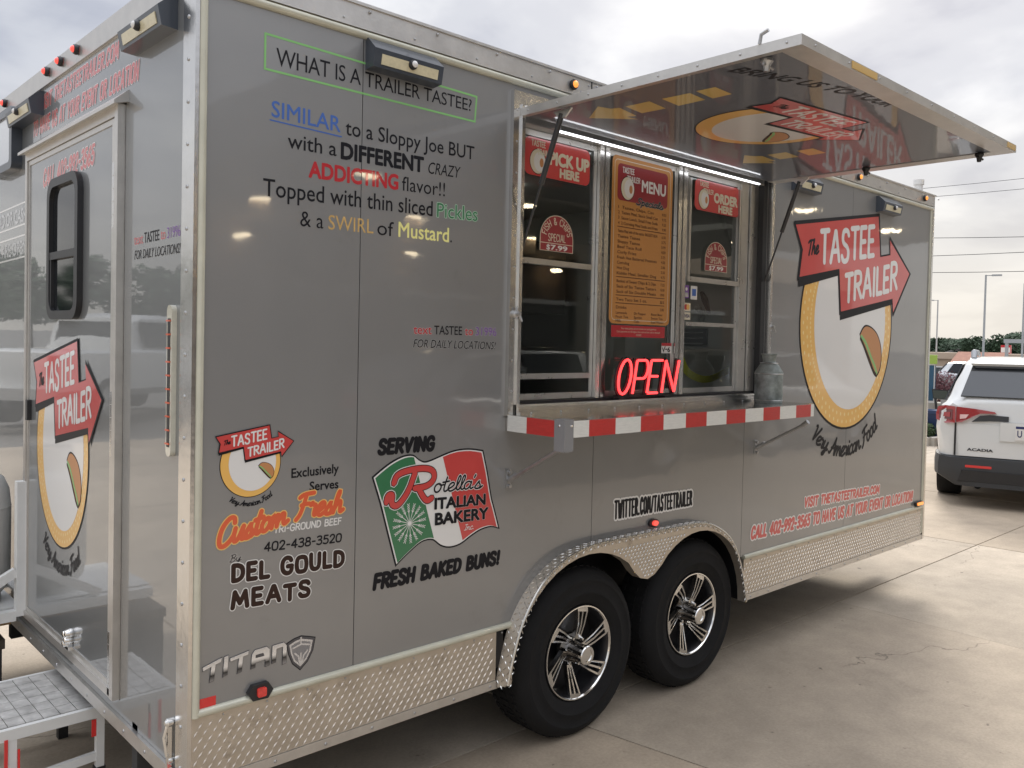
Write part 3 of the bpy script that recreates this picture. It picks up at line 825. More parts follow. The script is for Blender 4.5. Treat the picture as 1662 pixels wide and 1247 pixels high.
# raised bars on the fender: top band and face
b = MB(); b.flat = True
def fbar(c, t, n, L=.0105, wd=.0026, h=.0024):
    c, t, n = Vector(c), Vector(t).normalized(), Vector(n).normalized(); q = n.cross(t)
    v = [b.bm.verts.new(p) for p in (c-t*L, c-q*wd, c+t*L, c+q*wd, c-t*L*.45+n*h, c+t*L*.45+n*h)]
    for f in ((0, 1, 4), (1, 5, 4), (1, 2, 5), (2, 3, 5), (3, 4, 5), (3, 0, 4)): b.bm.faces.new([v[i] for i in f])
acc = 0; cnt = 0
WPT = [Vector((F_OUT[min(int(i*(len(F_OUT)-1)/(na-1)+.5), len(F_OUT)-1)][0], 0.0, F_OUT[min(int(i*(len(F_OUT)-1)/(na-1)+.5), len(F_OUT)-1)][1])) for i in range(na)]
for i in range(na-1):
    p0 = Vector(SIDE.at(*A[i], -FY)); p1 = Vector(SIDE.at(*A[i+1], -FY)); q0 = wa
    d = (p1-p0); Ls = d.length; dn = d.normalized(); nrm = Vector((0, 1, 0)).cross(dn); 
    if nrm.z < 0 and abs(nrm.x) < .9: nrm = -nrm
    if nrm.dot(Vector((p0.x-2.13, 0, p0.z-.3))) < 0: nrm = -nrm
    while acc < Ls:
        for k in range(3):
            tt = acc/Ls; fk = (.17, .5, .83)[k]
            wpt = Vector(wa[i].lerp_) if False else WPT[i].lerp(WPT[i+1], tt)
            c = (p0 + dn*acc).lerp(wpt, fk); sgn = 1 if (k + cnt) % 2 else -1
            fbar(c + nrm*.0012, dn + Vector((0, .9*sgn, 0)), nrm, .0105, .0028, .0034)
        c = p0 + dn*acc - nrm*.012 + Vector((0, -.0005, 0))
        fbar(c, dn + nrm*.9*(1 if cnt % 2 else -1), (0, -1, 0), .0105, .0028, .0034); cnt += 1
        acc += .024
    acc -= Ls
for r in range(16):
    for k in range(60):
        x = 1.32 + .0262*k + (.0131 if r % 2 else 0); z = .62 + .0165*r
        top = arch_z(x) - .03
        dl = math.hypot(x-1.735, z-WZ); dr = math.hypot(x-2.545, z-WZ)
        if z < top and dl > .470 and dr > .458 and z > .66 - abs(x-2.14)*.0 and 1.5 < x < 2.85:
            ang = math.radians(52 if r % 2 == 0 else 38); fbar((x, FY-.0004, z), (math.cos(ang), 0, math.sin(ang)), (0, -1, 0))
link('tread_bar', b.mesh('tread_bar', PLATE_B), fender, kind='stuff')
# --- wheels
def wheel(cx, cy, side=-1, rot=0.0):
    m = MB()
    R = TR_
    prof = [(.205, .045), (.215, .006), (.235, -.008), (.262, -.0125), (.265, -.0155), (.272, -.0155), (.275, -.0135), (.318, -.0125), (.321, -.0145), (.326, -.0140), (.335, -.010), (.358, .006), (.369, .022), (R, .045), (R, .185), (.366, .205), (.33, .226), (.235, .22), (.205, .2)]
    m.lathe(prof, (cx, cy, WZ), (0, 1 if side < 0 else -1, 0), 56, closed=True)
    w = part('wheel', m, RUBBER, tr, smooth=True)
    if side > 0: return w
    t = MB()
    for k in range(56):
        a = 2*PI*k/56
        for yy, wd in ((.052, .022), (.118, .05), (.178, .022)):
            ca, sa = math.cos(a), math.sin(a)
            P = []
            for rr in (R-.002, R+.004):
                for (da, dy_) in ((-.036, -wd/2), (.036, -wd/2), (.036, wd/2), (-.036, wd/2)):
                    P.append((cx + rr*math.cos(a+da), cy+yy+dy_, WZ + rr*math.sin(a+da)))
            t.hexa(P)
    link('tyre_tread', t.mesh('tyre_tread', RUBBER), w, kind='stuff')
    m = MB(); m.lathe([(.196, .17), (.19, .06), (.188, .03), (.201, .010), (.206, .002), (.210, .003), (.211, .012), (.205, .05), (.203, .19)], (cx, cy, WZ), (0, 1, 0), 48)
    m.lathe([(.0, .115), (.19, .115)], (cx, cy, WZ), (0, 1, 0), 32)
    link('rim', m.mesh('rim', BLACKM, smooth=True), w)
    m = MB(); m.lathe([(.1985, .0065), (.203, .0005), (.2075, .0008), (.2085, .006)], (cx, cy, WZ), (0, 1, 0), 56)
    link('rim_edge', m.mesh('rim_edge', CHROME, smooth=True), w)
    for k in range(6):
        a = rot + k*PI/3
        fr = FR((cx, cy, WZ), (math.cos(a), 0, math.sin(a)), (-math.sin(a), 0, math.cos(a)))
        s = MB()
        # outer pad, two curved bars, inner pad (machined faces)
        def P(u, v): return (u, v*1.12 + .30*(u-.125) + (.9*(u-.13)**2))
        def seg(pts, d0=-.016, d1=.0): s.prism(fr, [P(*q) for q in pts], d0 - .012, d1 - .004)
        seg([(.180, -.030), (.2, -.031), (.2, .031), (.180, .030)])
        seg([(.060, -.015), (.12, -.021), (.181, -.030), (.181, -.0215), (.12, -.0145), (.066, -.009)])
        seg([(.060, .015), (.066, .009), (.12, .0145), (.181, .0215), (.181, .030), (.12, .021)])
        seg([(.066, -.0045), (.12, -.0040), (.181, -.0040), (.181, .0040), (.12, .0040), (.066, .0045)])
        seg([(.050, -.016), (.074, -.0155), (.074, .0155), (.050, .016)])
        for v in s.bm.verts:
            ru = math.hypot(v.co.x-cx, v.co.z-WZ)
            v.co.y += .036*max(0.0, (.190-ru)/.13)**1.3
        link('wheel_spoke', s.mesh('wheel_spoke', ALU_B, bevel=.0012), w)
    m = MB(); m.lathe([(.075, .075), (.070, .060), (.054, .052), (.046, .046), (.041, .030), (.040, -.028)], (cx, cy, WZ), (0, 1, 0), 32)
    link('hub_barrel', m.mesh('hub_barrel', mat('dark_chrome', (.16, .15, .14), .18, .9), smooth=True), w)
    m = MB(); m.lathe([(.040, -.026), (.0425, -.028), (.0425, -.044), (.039, -.048), (.028, -.048), (.028, -.044), (0, -.044)], (cx, cy, WZ), (0, 1, 0), 32)
    link('hub_cap', m.mesh('hub_cap', CHROME, smooth=True), w)
    for k in range(6):
        a = rot + .5 + k*PI/3
        m = MB(); m.lathe([(.0095, .06), (.0095, .032), (.006, .022), (0, .022)], (cx+.062*math.cos(a), cy, WZ+.062*math.sin(a)), (0, 1, 0), 8)
        link('lug_nut', m.mesh('lug_nut', CHROME, smooth=True), w)
    return w
wheel(WX[0], 0.0, -1, 1.36); wheel(WX[1], 0.0, -1, 1.10)
wheel(WX[0], TW, 1); wheel(WX[1], TW, 1)

# --- rear wall, door
m = MB()
DY0, DY1, DZ0, DZ1 = .598, 1.832, .455, 2.545
m.box((0, .086, .40), (.03, DY0-.004, 2.80)); m.box((0, DY1+.004, .40), (.03, TW, 2.80)); m.box((0, DY0-.004, DZ1+.004), (.03, DY1+.004, 2.80)); m.box((0, DY0-.004, .40), (.03, DY1+.004, DZ0-.004))
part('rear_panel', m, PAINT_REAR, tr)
m = MB(); m.box((-.0005, 1.668, 2.56), (0.0, 1.671, 2.80)); part('panel_seam', m, DARK, tr)
m = MB(); m.box((-.012, .086, ZB), (.03, TW, .399)); part('rear_bottom_rail', m, ALU, tr, bevel=.002)
m = MB(); m.box((-.010, .05, 2.802), (.03, TW, ZT-.006)); part('rear_roof_rail', m, ALU, tr, bevel=.002)
m = MB()
m.box((-.026, DY0, DZ0), (.01, DY0+.034, DZ1)); m.box((-.022, DY1-.03, DZ0), (.01, DY1, DZ1))
m.box((-.022, DY0+.034, DZ1-.036), (.01, DY1-.03, DZ1)); m.box((-.024, DY0+.034, DZ0), (.01, DY1-.03, DZ0+.03))
part('door_frame', m, ALU, tr, bevel=.003)
m = MB()
m.prism(FR((0, DY0-.03, 0), (-1, 0, 0), (0, 0, 1)), [(0, 2.551), (.045, 2.535), (.047, 2.548), (.012, 2.585), (0, 2.588)], 0, DY1-DY0+.05)
hood = MB(); hood.hexa([(-.048, DY0-.03, 2.536), (-.048, DY1+.02, 2.536), (-.0, DY1+.02, 2.550), (-.0, DY0-.03, 2.550), (-.048, DY0-.03, 2.548), (-.048, DY1+.02, 2.548), (0, DY1+.02, 2.592), (0, DY0-.03, 2.592)])
part('drip_hood', hood, ALU, tr, bevel=.002)
m = MB(); m.box((-.012, DY0+.062, DZ0+.034), (.02, DY1-.036, DZ1-.040))
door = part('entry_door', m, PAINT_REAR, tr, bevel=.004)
m = MB(); m.box((-.018, DY0+.058, DZ0+.032), (.0, DY0+.080, DZ1-.040)); m.box((-.016, DY0+.080, DZ0+.030), (.0, DY1-.034, DZ0+.050)); m.box((-.016, DY0+.080, DZ1-.058), (.0, DY1-.034, DZ1-.038)); m.box((-.016, DY1-.05, DZ0+.05), (.0, DY1-.034, DZ1-.058))
link('door_edge_trim', m.mesh('door_edge_trim', ALU, bevel=.002), door)
m = MB(); m.box((-.006, DY0+.034, DZ0+.03), (.0, DY0+.058, DZ1-.04)); link('door_gap', m.mesh('door_gap', BLACK), door)
for zc in (2.235, 1.43, .575):
    hmb = MB()
    for k in range(5):
        hmb.box((-.024, DY0+.034, zc-.115+.046*k), (-.007, DY0+.060, zc-.115+.046*k+.0435))
    link('hinge', hmb.mesh('hinge', ALU_B, bevel=.0015), door)
# door window
def ringprism(mb, fr, o, i, d0, d1):
    n = len(o)
    VO = [[mb.bm.verts.new(fr.at(*p, d)) for p in o] for d in (d0, d1)]; VI = [[mb.bm.verts.new(fr.at(*p, d)) for p in i] for d in (d0, d1)]
    for k in range(n):
        j = (k+1) % n
        mb.bm.faces.new((VO[1][k], VO[1][j], VI[1][j], VI[1][k])); mb.bm.faces.new((VO[0][k], VO[0][j], VO[1][j], VO[1][k]))
        mb.bm.faces.new((VI[0][j], VI[0][k], VI[1][k], VI[1][j])); mb.bm.faces.new((VO[0][j], VO[0][k], VI[0][k], VI[0][j]))
m = MB(); ringprism(m, REAR, rrect(-1.435, 1.80, -1.018, 2.375, .075), rrect(-1.400, 1.835, -1.053, 2.340, .055), .012, .034)
link('door_window_frame', m.mesh('door_window_frame', BLACK, smooth=True), door)
m = MB(); m.prism(REAR, rrect(-1.402, 1.833, -1.051, 2.342, .05), .013, .018)
dg = link('door_window', m.mesh('door_window', TINT), door)
m = MB(); m.box((-.032, 1.053, 2.045), (-.018, 1.40, 2.075)); m.box((-.030, 1.053, 1.84), (-.018, 1.075, 2.045)); m.box((-.030, 1.38, 1.84), (-.018, 1.40, 2.045))
link('window_sash', m.mesh('window_sash', BLACK, bevel=.002), door)
m = MB(); m.box((-.030, 1.735, 1.352), (-.012, 1.768, 1.442)); link('door_latch', m.mesh('door_latch', BLACK, bevel=.006), door)
m = MB()
for dz_, dy_ in ((0, 0), (.02, .018), (-.018, .022), (.03, -.012)): m.lathe([(.016, 0), (.019, .012), (.012, .03), (0, .034)], (-.012, 1.11+dy_, .535+dz_), (-1, 0, 0), 12)
m.box((-.035, 1.085, .50), (-.012, 1.14, .512)); m.box((-.03, 1.10, .512), (-.014, 1.116, .575))
link('door_holdback', m.mesh('door_holdback', CHROME, smooth=True), door)
# small chrome latch beside the corner post
m = MB(); m.box((-.022, .098, .40), (-.001, .112, .555)); m.lathe([(.014, 0), (.014, .02), (.006, .028), (0, .028)], (-.001, .105, .545), (-1, 0, 0), 12); m.lathe([(.012, 0), (.012, .018), (0, .022)], (-.001, .105, .425), (-1, 0, 0), 12)
m.tube([(-.02, .105, .54), (-.03, .108, .50), (-.022, .105, .44)], .005)
part('hold_down_latch', m, CHROME, tr, smooth=True)
# vertical led lamp
m = MB(); m.prism(REAR, rrect(-.160, 1.37, -.120, 1.842, .019), .0, .016)
lam = part('vertical_lamp', m, mat('clear_lamp_lens', (.62, .60, .50), .15, 0, 1.0, var=.1, vscale=30), tr, bevel=.003)
m = MB(); m.box((-.0175, .130, 1.40), (-.016, .150, 1.80)); link('lamp_strip', m.mesh('lamp_strip', BLACK), lam)
for k in range(10):
    m = MB(); m.box((-.0205, .126, 1.408+.0425*k), (-.0172, .156, 1.413+.0425*k)); link('led_row', m.mesh('led_row', V_ORED), lam)
# red clearance lamps on the rear rail, amber on the side rail
def clearance(p, n, m_, sc=1.0, up_=(0, 0, 1)):
    mb = MB(); mb.lathe([(.017*sc, 0), (.018*sc, .008), (.015*sc, .016), (0, .017)], p, n, 14)
    o = part('clearance_lamp', mb, BLACK, tr, smooth=True)
    q = Vector(p) + Vector(n)*.012
    mb = MB(); mb.lathe([(.0125*sc, 0), (.0115*sc, .008), (.006*sc, .014), (0, .015)], q, n, 12)
    link('lamp_lens', mb.mesh('lamp_lens', m_, smooth=True), o); return o
for y in (1.11, 1.32, 1.515, 2.24): clearance((-.012, y, 2.848), (-1, 0, 0), RED_LIT, 1.15)
for x in (1.60, 4.24, 5.27): clearance((x, -.014, 2.845), (0, -1, 0), AMB_LIT, 1.25)
m = MB(); m.prism(SIDE, [(.184, .617), (.200, .590), (.252, .588), (.270, .613), (.252, .640), (.200, .640)], 0, .018)
o = part('marker_lamp', m, BLACK, tr, bevel=.003)
m = MB(); m.prism(SIDE, rrect(.213, .600, .243, .629, .006), .018, .026); link('lamp_lens', m.mesh('lamp_lens', mat('dim_red_lamp', (.45, .03, .025), .2, 0, .8, emit=(1, .06, .04), estr=.08, var=.4, vscale=90)), o)
m = MB(); m.prism(SIDE, ring_pts(2.238, .892, .036, .020, 20), 0, .012); o = part('marker_lamp', m, BLACK, tr, bevel=.002)
m = MB(); m.prism(SIDE, ring_pts(2.240, .892, .020, .013, 14), .012, .022); link('lamp_lens', m.mesh('lamp_lens', RED_LIT), o)
m = MB(); m.prism(SIDE, rrect(5.30, .612, 5.42, .640, .008), 0, .020); o = part('marker_lamp', m, BLACK, tr, bevel=.002)
m = MB(); m.prism(SIDE, rrect(5.315, .616, 5.41, .637, .006), .020, .026); link('lamp_lens', m.mesh('lamp_lens', AMB_LIT), o)
m = MB(); m.box((.036, -.0015, .607), (.086, 0, .636)); part('reflector', m, REDREF, tr)
m = MB(); m.box((-.0055, .05, .352), (-.004, .082, .40)); part('reflector', m, REDREF, tr)
# flood lights
def flood(parent_loc, ex, width, label):
    ex = Vector(ex); n = FR((0, 0, 0), ex, (0, 0, 1)).n
    o0 = Vector(parent_loc)
    fr = FR(o0, n, (0, 0, 1))   # section frame, extruded along ex
    sec = [(0, .106), (.016, .106), (.062, .064), (.050, .004), (0, .0)]
    mb = MB()
    A = [o0 + n*a + Vector((0, 0, b)) for a, b in sec]; Bp = [p + ex*width for p in A]
    # tapered ends: the top is narrower on the wall side like a wall pack
    va = [mb.bm.verts.new(p) for p in A]; vb = [mb.bm.verts.new(p) for p in Bp]
    mb.bm.faces.new(list(reversed(va))); mb.bm.faces.new(vb)
    for i in range(5): mb.bm.faces.new((va[i], va[(i+1) % 5], vb[(i+1) % 5], vb[i]))
    h = part('flood_light', mb, mat('flood_housing', (.045, .055, .072), .4, 0, .4), tr, bevel=.003)
    if label: h['label'] = label
    p2, p3 = Vector((.062, .064)), Vector((.050, .004))
    def on(u, v, d):    # u along width, v 0 at top 1 at bottom of the face
        q = p2.lerp(p3, v); nn = Vector((.074, -.016)).normalized()
        return o0 + ex*(width*u) + n*(q.x + nn.x*d) + Vector((0, 0, q.y + nn.y*d))
    mb = MB(); mb.hexa([on(.10, .82, 0), on(.92, .82, 0), on(.92, .26, 0), on(.10, .26, 0), on(.10, .82, .003), on(.92, .82, .003), on(.92, .26, .003), on(.10, .26, .003)])
    link('lamp_lens', mb.mesh('lamp_lens', LENS), h)
    mb = MB(); c = on(.53, .40, .002); mb.lathe([(.017, 0), (.017, .008), (.012, .016), (0, .018)], c, n, 14)
    link('sensor_collar', mb.mesh('sensor_collar', BLACK, smooth=True), h)
    mb = MB(); mb.lathe([(.0125, 0), (.0115, .008), (.006, .0125), (0, .0135)], c + n*.010, n, 12)
    link('motion_sensor', mb.mesh('motion_sensor', V_WHITE, smooth=True), h)
    return h
flood((.585, 0, 2.675), (1, 0, 0), .292, 'dark flood light over the painted question on the side')
flood((3.44, 0, 2.655), (1, 0, 0), .262, 'dark flood light beside the right end of the awning')
flood((4.53, 0, 2.660), (1, 0, 0), .275, 'dark flood light above the large arrow emblem')
flood((0, .50, 2.690), (0, -1, 0), .36, 'dark flood light on the rear wall near the corner')
flood((0, 2.02, 2.684), (0, -1, 0), .40, 'dark flood light on the rear wall over the door')
m = MB(); ringprism(m, REAR, rrect(-2.42, 2.50, -1.98, 2.79, .03), rrect(-2.375, 2.535, -2.025, 2.755, .02), 0, .045)
sl = part('scene_light', m, mat('flood_housing', (.035, .045, .058)), tr, smooth=True)
m = MB(); m.prism(REAR, rrect(-2.38, 2.53, -2.02, 2.76, .02), .030, .036); link('lamp_lens', m.mesh('lamp_lens', mat('pale_lamp_panel', (.50, .53, .58), .15, 0, .8)), sl)
m = MB(); m.tube([(5.37, .07, 2.872), (5.37, .07, 2.975)], .030, 14); m.tube([(5.37, .07, 2.965), (5.37, .07, 3.00)], .038, 14)
part('roof_vent', m, V_WHITE, tr, smooth=True)

# --- serving window
m = MB()
m.box((1.262, -.020, 1.452), (1.318, .002, 2.752)); m.box((3.196, -.020, 1.452), (3.236, .002, 2.752)); m.box((1.318, -.020, 2.701), (3.196, .002, 2.752))
m.box((1.300, -.030, 1.452), (1.317, -.0201, 2.700)); m.box((3.197, -.030, 1.452), (3.212, -.0201, 2.700))
sw = part('serving_window', m, ALU_B, tr, bevel=.002)
m = MB(); m.box((1.3185, .002, 2.640), (3.155, .075, 2.6995)); m.box((1.3185, .002, 1.534), (1.3425, .075, 2.6395)); link('window_head', m.mesh('window_head', ALU_W), sw)
m = MB(); m.box((3.1555, .002, 1.489), (3.1945, .08, 2.6995)); m.box((1.3185, .03, 1.489), (3.155, .08, 1.503)); link('window_gasket', m.mesh('window_gasket', BLACK), sw)
m = MB()
m.box((1.300, -.045, 1.470), (3.150, -.0205, 1.486)); m.box((1.300, -.055, 1.4565), (3.150, -.0205, 1.4695)); m.box((1.319, -.020, 1.4875), (3.150, .028, 1.4885))
m.box((1.300, -.035, 1.4865), (3.150, -.0205, 1.4965))
link('window_sill', m.mesh('window_sill', ALU_B, bevel=.0015), sw)
def sash(x0, x1, z0, z1, rails, yf=.055, wd=.03):
    m = MB()
    m.box((x0, yf, z0), (x0+wd, yf+.022, z1)); m.box((x1-wd, yf, z0), (x1, yf+.022, z1))
    m.box((x0+wd, yf, z1-.025), (x1-wd, yf+.022, z1)); m.box((x0+wd, yf, z0), (x1-wd, yf+.022, z0+.026))
    for a, b in rails: m.box((x0+wd, yf-.006, a), (x1-wd, yf+.022, b))
    return link('window_sash', m.mesh('window_sash', ALU_W, bevel=.0015), sw)
for x0, x1 in ((1.846, 1.872), (1.884, 1.912), (2.434, 2.462), (2.474, 2.505)):
    m = MB(); m.box((x0, .040, 1.505), (x1, .10, 2.6395)); link('window_mullion', m.mesh('window_mullion', ALU_B, bevel=.004), sw)
m = MB(); m.box((1.872, .054, 1.505), (1.884, .10, 2.6395)); m.box((2.462, .054, 1.505), (2.474, .10, 2.6395)); m.box((3.005, .045, 1.505), (3.075, .10, 2.6395)); m.box((3.08, .035, 1.505), (3.1545, .10, 2.6395))
link('window_jamb', m.mesh('window_jamb', ALU_W, bevel=.003), sw)
sash(1.344, 1.844, 1.506, 2.638, [(2.080, 2.104)], .058, .022)
m = MB(); m.box((1.366, .050, 1.594), (1.822, .0575, 1.618)); m.box((2.535, .046, 2.076), (3.003, .0575, 2.102)); m.box((2.535, .050, 1.851), (2.985, .0575, 1.871)); link('meeting_rail', m.mesh('meeting_rail', ALU_W, bevel=.002), sw)
sash(1.913, 2.433, 1.506, 2.638, [], .058, .012)
sash(2.506, 3.004, 1.506, 2.638, [], .058, .026)
m = MB(); m.box((2.532, .044, 2.103), (2.548, .0575, 2.60)); m.box((2.985, .044, 2.103), (3.000, .0575, 2.60)); link('upper_sash_stile', m.mesh('upper_sash_stile', ALU_W), sw)
for x0, x1, z0, z1 in ((1.366, 1.822, 1.618, 2.612), (1.925, 2.421, 1.532, 2.612), (2.532, 2.978, 1.532, 2.612)):
    m = MB(); m.box((x0, .066, z0), (x1, .069, z1)); link('glass_pane', m.mesh('glass_pane', GLASS), sw)
for x, z in ((1.289, 1.862), (3.216, 1.862)):
    m = MB(); m.lathe([(.016, 0), (.016, .010), (.009, .014), (.009, .03), (0, .032)], (x, -.020, z), (0, -1, 0), 12); m.tube([(x, -.045, z), (x+.012, -.05, z-.03)], .005); m.tube([(x, -.03, z+.028), (x, -.03, z-.02)], .0045)
    link('awning_catch', m.mesh('awning_catch', STEEL, smooth=True), sw)
RV = MB(); RV.flat = True
for k in range(10): rivet(RV, (1.281, -.020, 1.55+.125*k), (0, -1, 0), .0045)
for k in range(10): rivet(RV, (3.226, -.020, 1.55+.125*k), (0, -1, 0), .0045)
for k in range(11): rivet(RV, (1.36+.172*k, -.055, 1.463), (0, -1, 0), .005)
link('rivet', RV.mesh('rivet', STEEL, smooth=True), sw, kind='stuff')
# --- interior
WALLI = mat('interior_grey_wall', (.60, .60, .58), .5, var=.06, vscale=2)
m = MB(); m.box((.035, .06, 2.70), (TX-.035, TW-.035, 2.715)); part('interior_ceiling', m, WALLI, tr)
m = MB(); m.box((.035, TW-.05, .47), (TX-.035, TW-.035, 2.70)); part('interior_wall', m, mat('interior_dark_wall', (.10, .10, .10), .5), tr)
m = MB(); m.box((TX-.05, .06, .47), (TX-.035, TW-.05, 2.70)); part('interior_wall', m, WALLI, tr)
m = MB(); m.box((3.55, .08, .47), (3.57, 2.5, 2.70)); part('interior_partition', m, mat('interior_panel', (.46, .47, .46), .45, 0, .2, var=.05, vscale=3), tr)
m = MB(); m.box((1.2, 1.75, 1.95), (3.4, 2.5, 2.45)); m.box((1.0, 1.8, .47), (3.3, 2.5, 1.32)); part('cooking_range', m, mat('dark_steel', (.12, .12, .12), .35, .8), tr, bevel=.01)
m = MB(); m.box((1.2, .12, 1.38), (3.3, .55, 1.41)); part('inner_counter', m, STEEL, tr)
m = MB(); m.box((2.30, 1.25, 2.684), (2.50, 1.95, 2.699)); lp = part('interior_fill_lamp', m, mat('interior_fill_lamp', (1, 1, 1), .4, emit=(1.0, .93, .82), estr=2.2), tr)  # unseen ceiling lamp, added to brighten the grey wall behind the windows
m = MB(); m.box((1.25, 1.60, 1.55), (2.9, 2.45, 1.58)); m.box((1.3, 2.3, 1.70), (3.3, 2.5, 1.72)); part('interior_rack', m, STEEL, tr)
for k, (x, y, z, r, h) in enumerate(((1.6, 1.85, 1.58, .07, .20), (1.9, 1.9, 1.58, .05, .26), (2.15, 1.85, 1.58, .09, .14), (2.5, 1.9, 1.58, .06, .22), (2.75, 1.8, 1.58, .05, .18))):
    m = MB(); m.lathe([(0, 0), (r, 0), (r, h*.7), (r*.6, h*.85), (r*.5, h), (0, h)], (x, y, z), (0, 0, 1), 14)
    tag(link('kitchen_container', m.mesh('kitchen_container', (V_WHITE, V_CRED, STEEL, V_MUST, V_GREY)[k], smooth=True)), ('tall white tub', 'narrow red squeeze bottle', 'wide steel pot', 'yellow squeeze bottle', 'slim grey canister')[k] + ' on the rack inside the serving windows', 'container')
# --- shelf
SX0, SX1, SY, SZ0, SZ1 = 1.268, 3.152, -.333, 1.391, 1.4575
m = MB(); m.box((SX0, SY, SZ1-.012), (SX1, -.021, SZ1)); m.box((SX0, SY, SZ0), (SX1, SY+.012, SZ1-.012)); m.box((SX0, SY+.012, SZ0), (SX0+.012, -.001, SZ1-.012)); m.box((SX1-.012, SY+.012, SZ0), (SX1, -.001, SZ1-.012))
shelf = part('serving_shelf', m, mat('shelf_steel', (.60, .59, .57), .16, 1.0, var=.06, vscale=8, bump=.0012, bscale=7, rvar=.06), tr, bevel=.0015)
TAPEW = mat('white_reflective_tape', (.70, .70, .66), .35, 0, .3, var=.10, vscale=30, bump=.0006, bscale=25, stretch=(1, 1, 6))
TAPER = mat('red_reflective_tape', (.50, .030, .025), .3, 0, .5, var=.12, vscale=30, bump=.0006, bscale=25, stretch=(1, 1, 6))
st = [1.312, 1.402, 1.558, 1.716, 1.868, 2.025, 2.181, 2.338, 2.497, 2.655, 2.810, 2.967, 3.119, 3.151]
for k, (a, b_) in enumerate(zip(st, st[1:])):
    m = MB(); m.prism(SIDE, [(a, SZ0+.001), (b_, SZ0+.001), (b_, SZ1-.002), (a, SZ1-.002)], -SY, -SY+.002)
    link('tape_stripe', m.mesh('tape_stripe', TAPER if k % 2 else TAPEW), shelf)
for a, b_, mm in ((-.016, -.128, TAPEW), (-.128, -.285, TAPER)):
    m = MB(); m.box((SX0-.002, b_, SZ0+.001), (SX0, a, SZ1-.002)); link('tape_stripe', m.mesh('tape_stripe', mm), shelf)
m = MB(); m.box((SX0-.0045, SY-.0045, 1.340), (SX0+.045, SY-.002, 1.4600)); m.box((SX0-.0045, SY-.002, 1.340), (SX0-.002, SY+.050, 1.4600)); m.box((SX0-.004, SY-.004, 1.4600), (SX0+.045, SY+.050, 1.4625))
link('corner_bracket', m.mesh('corner_bracket', GREYP, bevel=.001), shelf)
RV = MB(); RV.flat = True
for p, n in (((SX0+.034, SY-.0045, 1.438), (0, -1, 0)), ((SX0-.0045, SY+.024, 1.438), (-1, 0, 0))): rivet(RV, p, n, .006)
link('bolt', RV.mesh('bolt', CHROME, smooth=True), shelf, kind='stuff')
for bx, tx in ((1.285, 1.290), (3.128, 3.135)):
    m = MB(); m.tube([(bx+.004, -.02, 1.196), (tx, -.300, 1.350)], .0085, 10); m.tube([(bx+.003, -.012, 1.192), (bx+.01, -.06, 1.222)], .013, 10); m.tube([(tx, -.280, 1.338), (tx, -.312, 1.362)], .013, 8)
    br = link('shelf_brace', m.mesh('shelf_brace', STEEL, smooth=True), shelf)
    m = MB(); m.box((bx-.012, -.010, 1.160), (bx+.012, 0, 1.235)); m.lathe([(.008, 0), (.008, .012), (0, .014)], (bx, -.010, 1.225), (0, -1, 0), 8); m.lathe([(.008, 0), (.008, .012), (0, .014)], (bx, -.010, 1.168), (0, -1, 0), 8)
    link('brace_foot', m.mesh('brace_foot', STEEL, smooth=True), br if False else shelf)
# --- awning (the raised hatch)
AX0, AX1, AY = 1.302, 3.212, -1.240
m = MB(); m.box((AX0+.004, AY+.004, 2.657), (AX1-.004, -.030, 2.680)); 
awn = part('awning', m, mat('awning_skin', (.095, .106, .13), 0.4, 0, .6, bump=.0015, bscale=2.2, coat_rough=.03), tr)
m = MB()
m.box((AX0-.003, AY-.003, 2.6535), (AX0+.003, -.022, 2.686)); m.box((AX1-.003, AY-.003, 2.6535), (AX1+.003, -.022, 2.686)); m.box((AX0+.003, AY-.003, 2.6535), (AX1-.003, AY+.003, 2.686))
m.box((AX0+.003, AY+.003, 2.6535), (AX1-.003, AY+.075, 2.6565)); m.box((AX0+.003, AY+.075, 2.6535), (AX0+.022, -.03, 2.6565)); m.box((AX1-.075, AY+.075, 2.6535), (AX1-.003, -.03, 2.6565))
link('awning_frame', m.mesh('awning_frame', ALU, bevel=.0008), awn)
m = MB(); m.tube([(1.31, -.022, 2.690), (3.20, -.022, 2.690)], .010, 10); link('awning_hinge', m.mesh('awning_hinge', ALU, smooth=True), awn)
for a, b_ in ((1.62, 1.80), (3.10, 3.20)):
    m = MB(); m.box((a, AY-.0055, 2.659), (b_, AY-.003, 2.682)); link('reflector', m.mesh('reflector', mat('amber_reflector', (.62, .40, .12), .3, 0, .6)), awn)
for p in ((3.10, -.60), (3.12, -1.12), (1.345, -1.10)):
    m = MB(); m.lathe([(.018, 0), (.020, .01), (.012, .022), (.009, .04), (0, .042)], (p[0], p[1], 2.6535), (0, 0, -1), 12); m.tube([(p[0]-.02, p[1], 2.635), (p[0]+.03, p[1]-.005, 2.628)], .005)
    link('awning_latch', m.mesh('awning_latch', STEEL if p[0] < 2 else BLACK, smooth=True), awn)
m = MB(); m.tube([(1.30, -1.10, 2.686), (1.30, -1.105, 2.715), (1.30, -1.13, 2.724)], .006); link('awning_hook', m.mesh('awning_hook', STEEL, smooth=True), awn)
m = MB(); m.tube([(1.50, -.30, 2.654), (1.50, -.33, 2.630), (1.52, -.35, 2.640)], .006) 
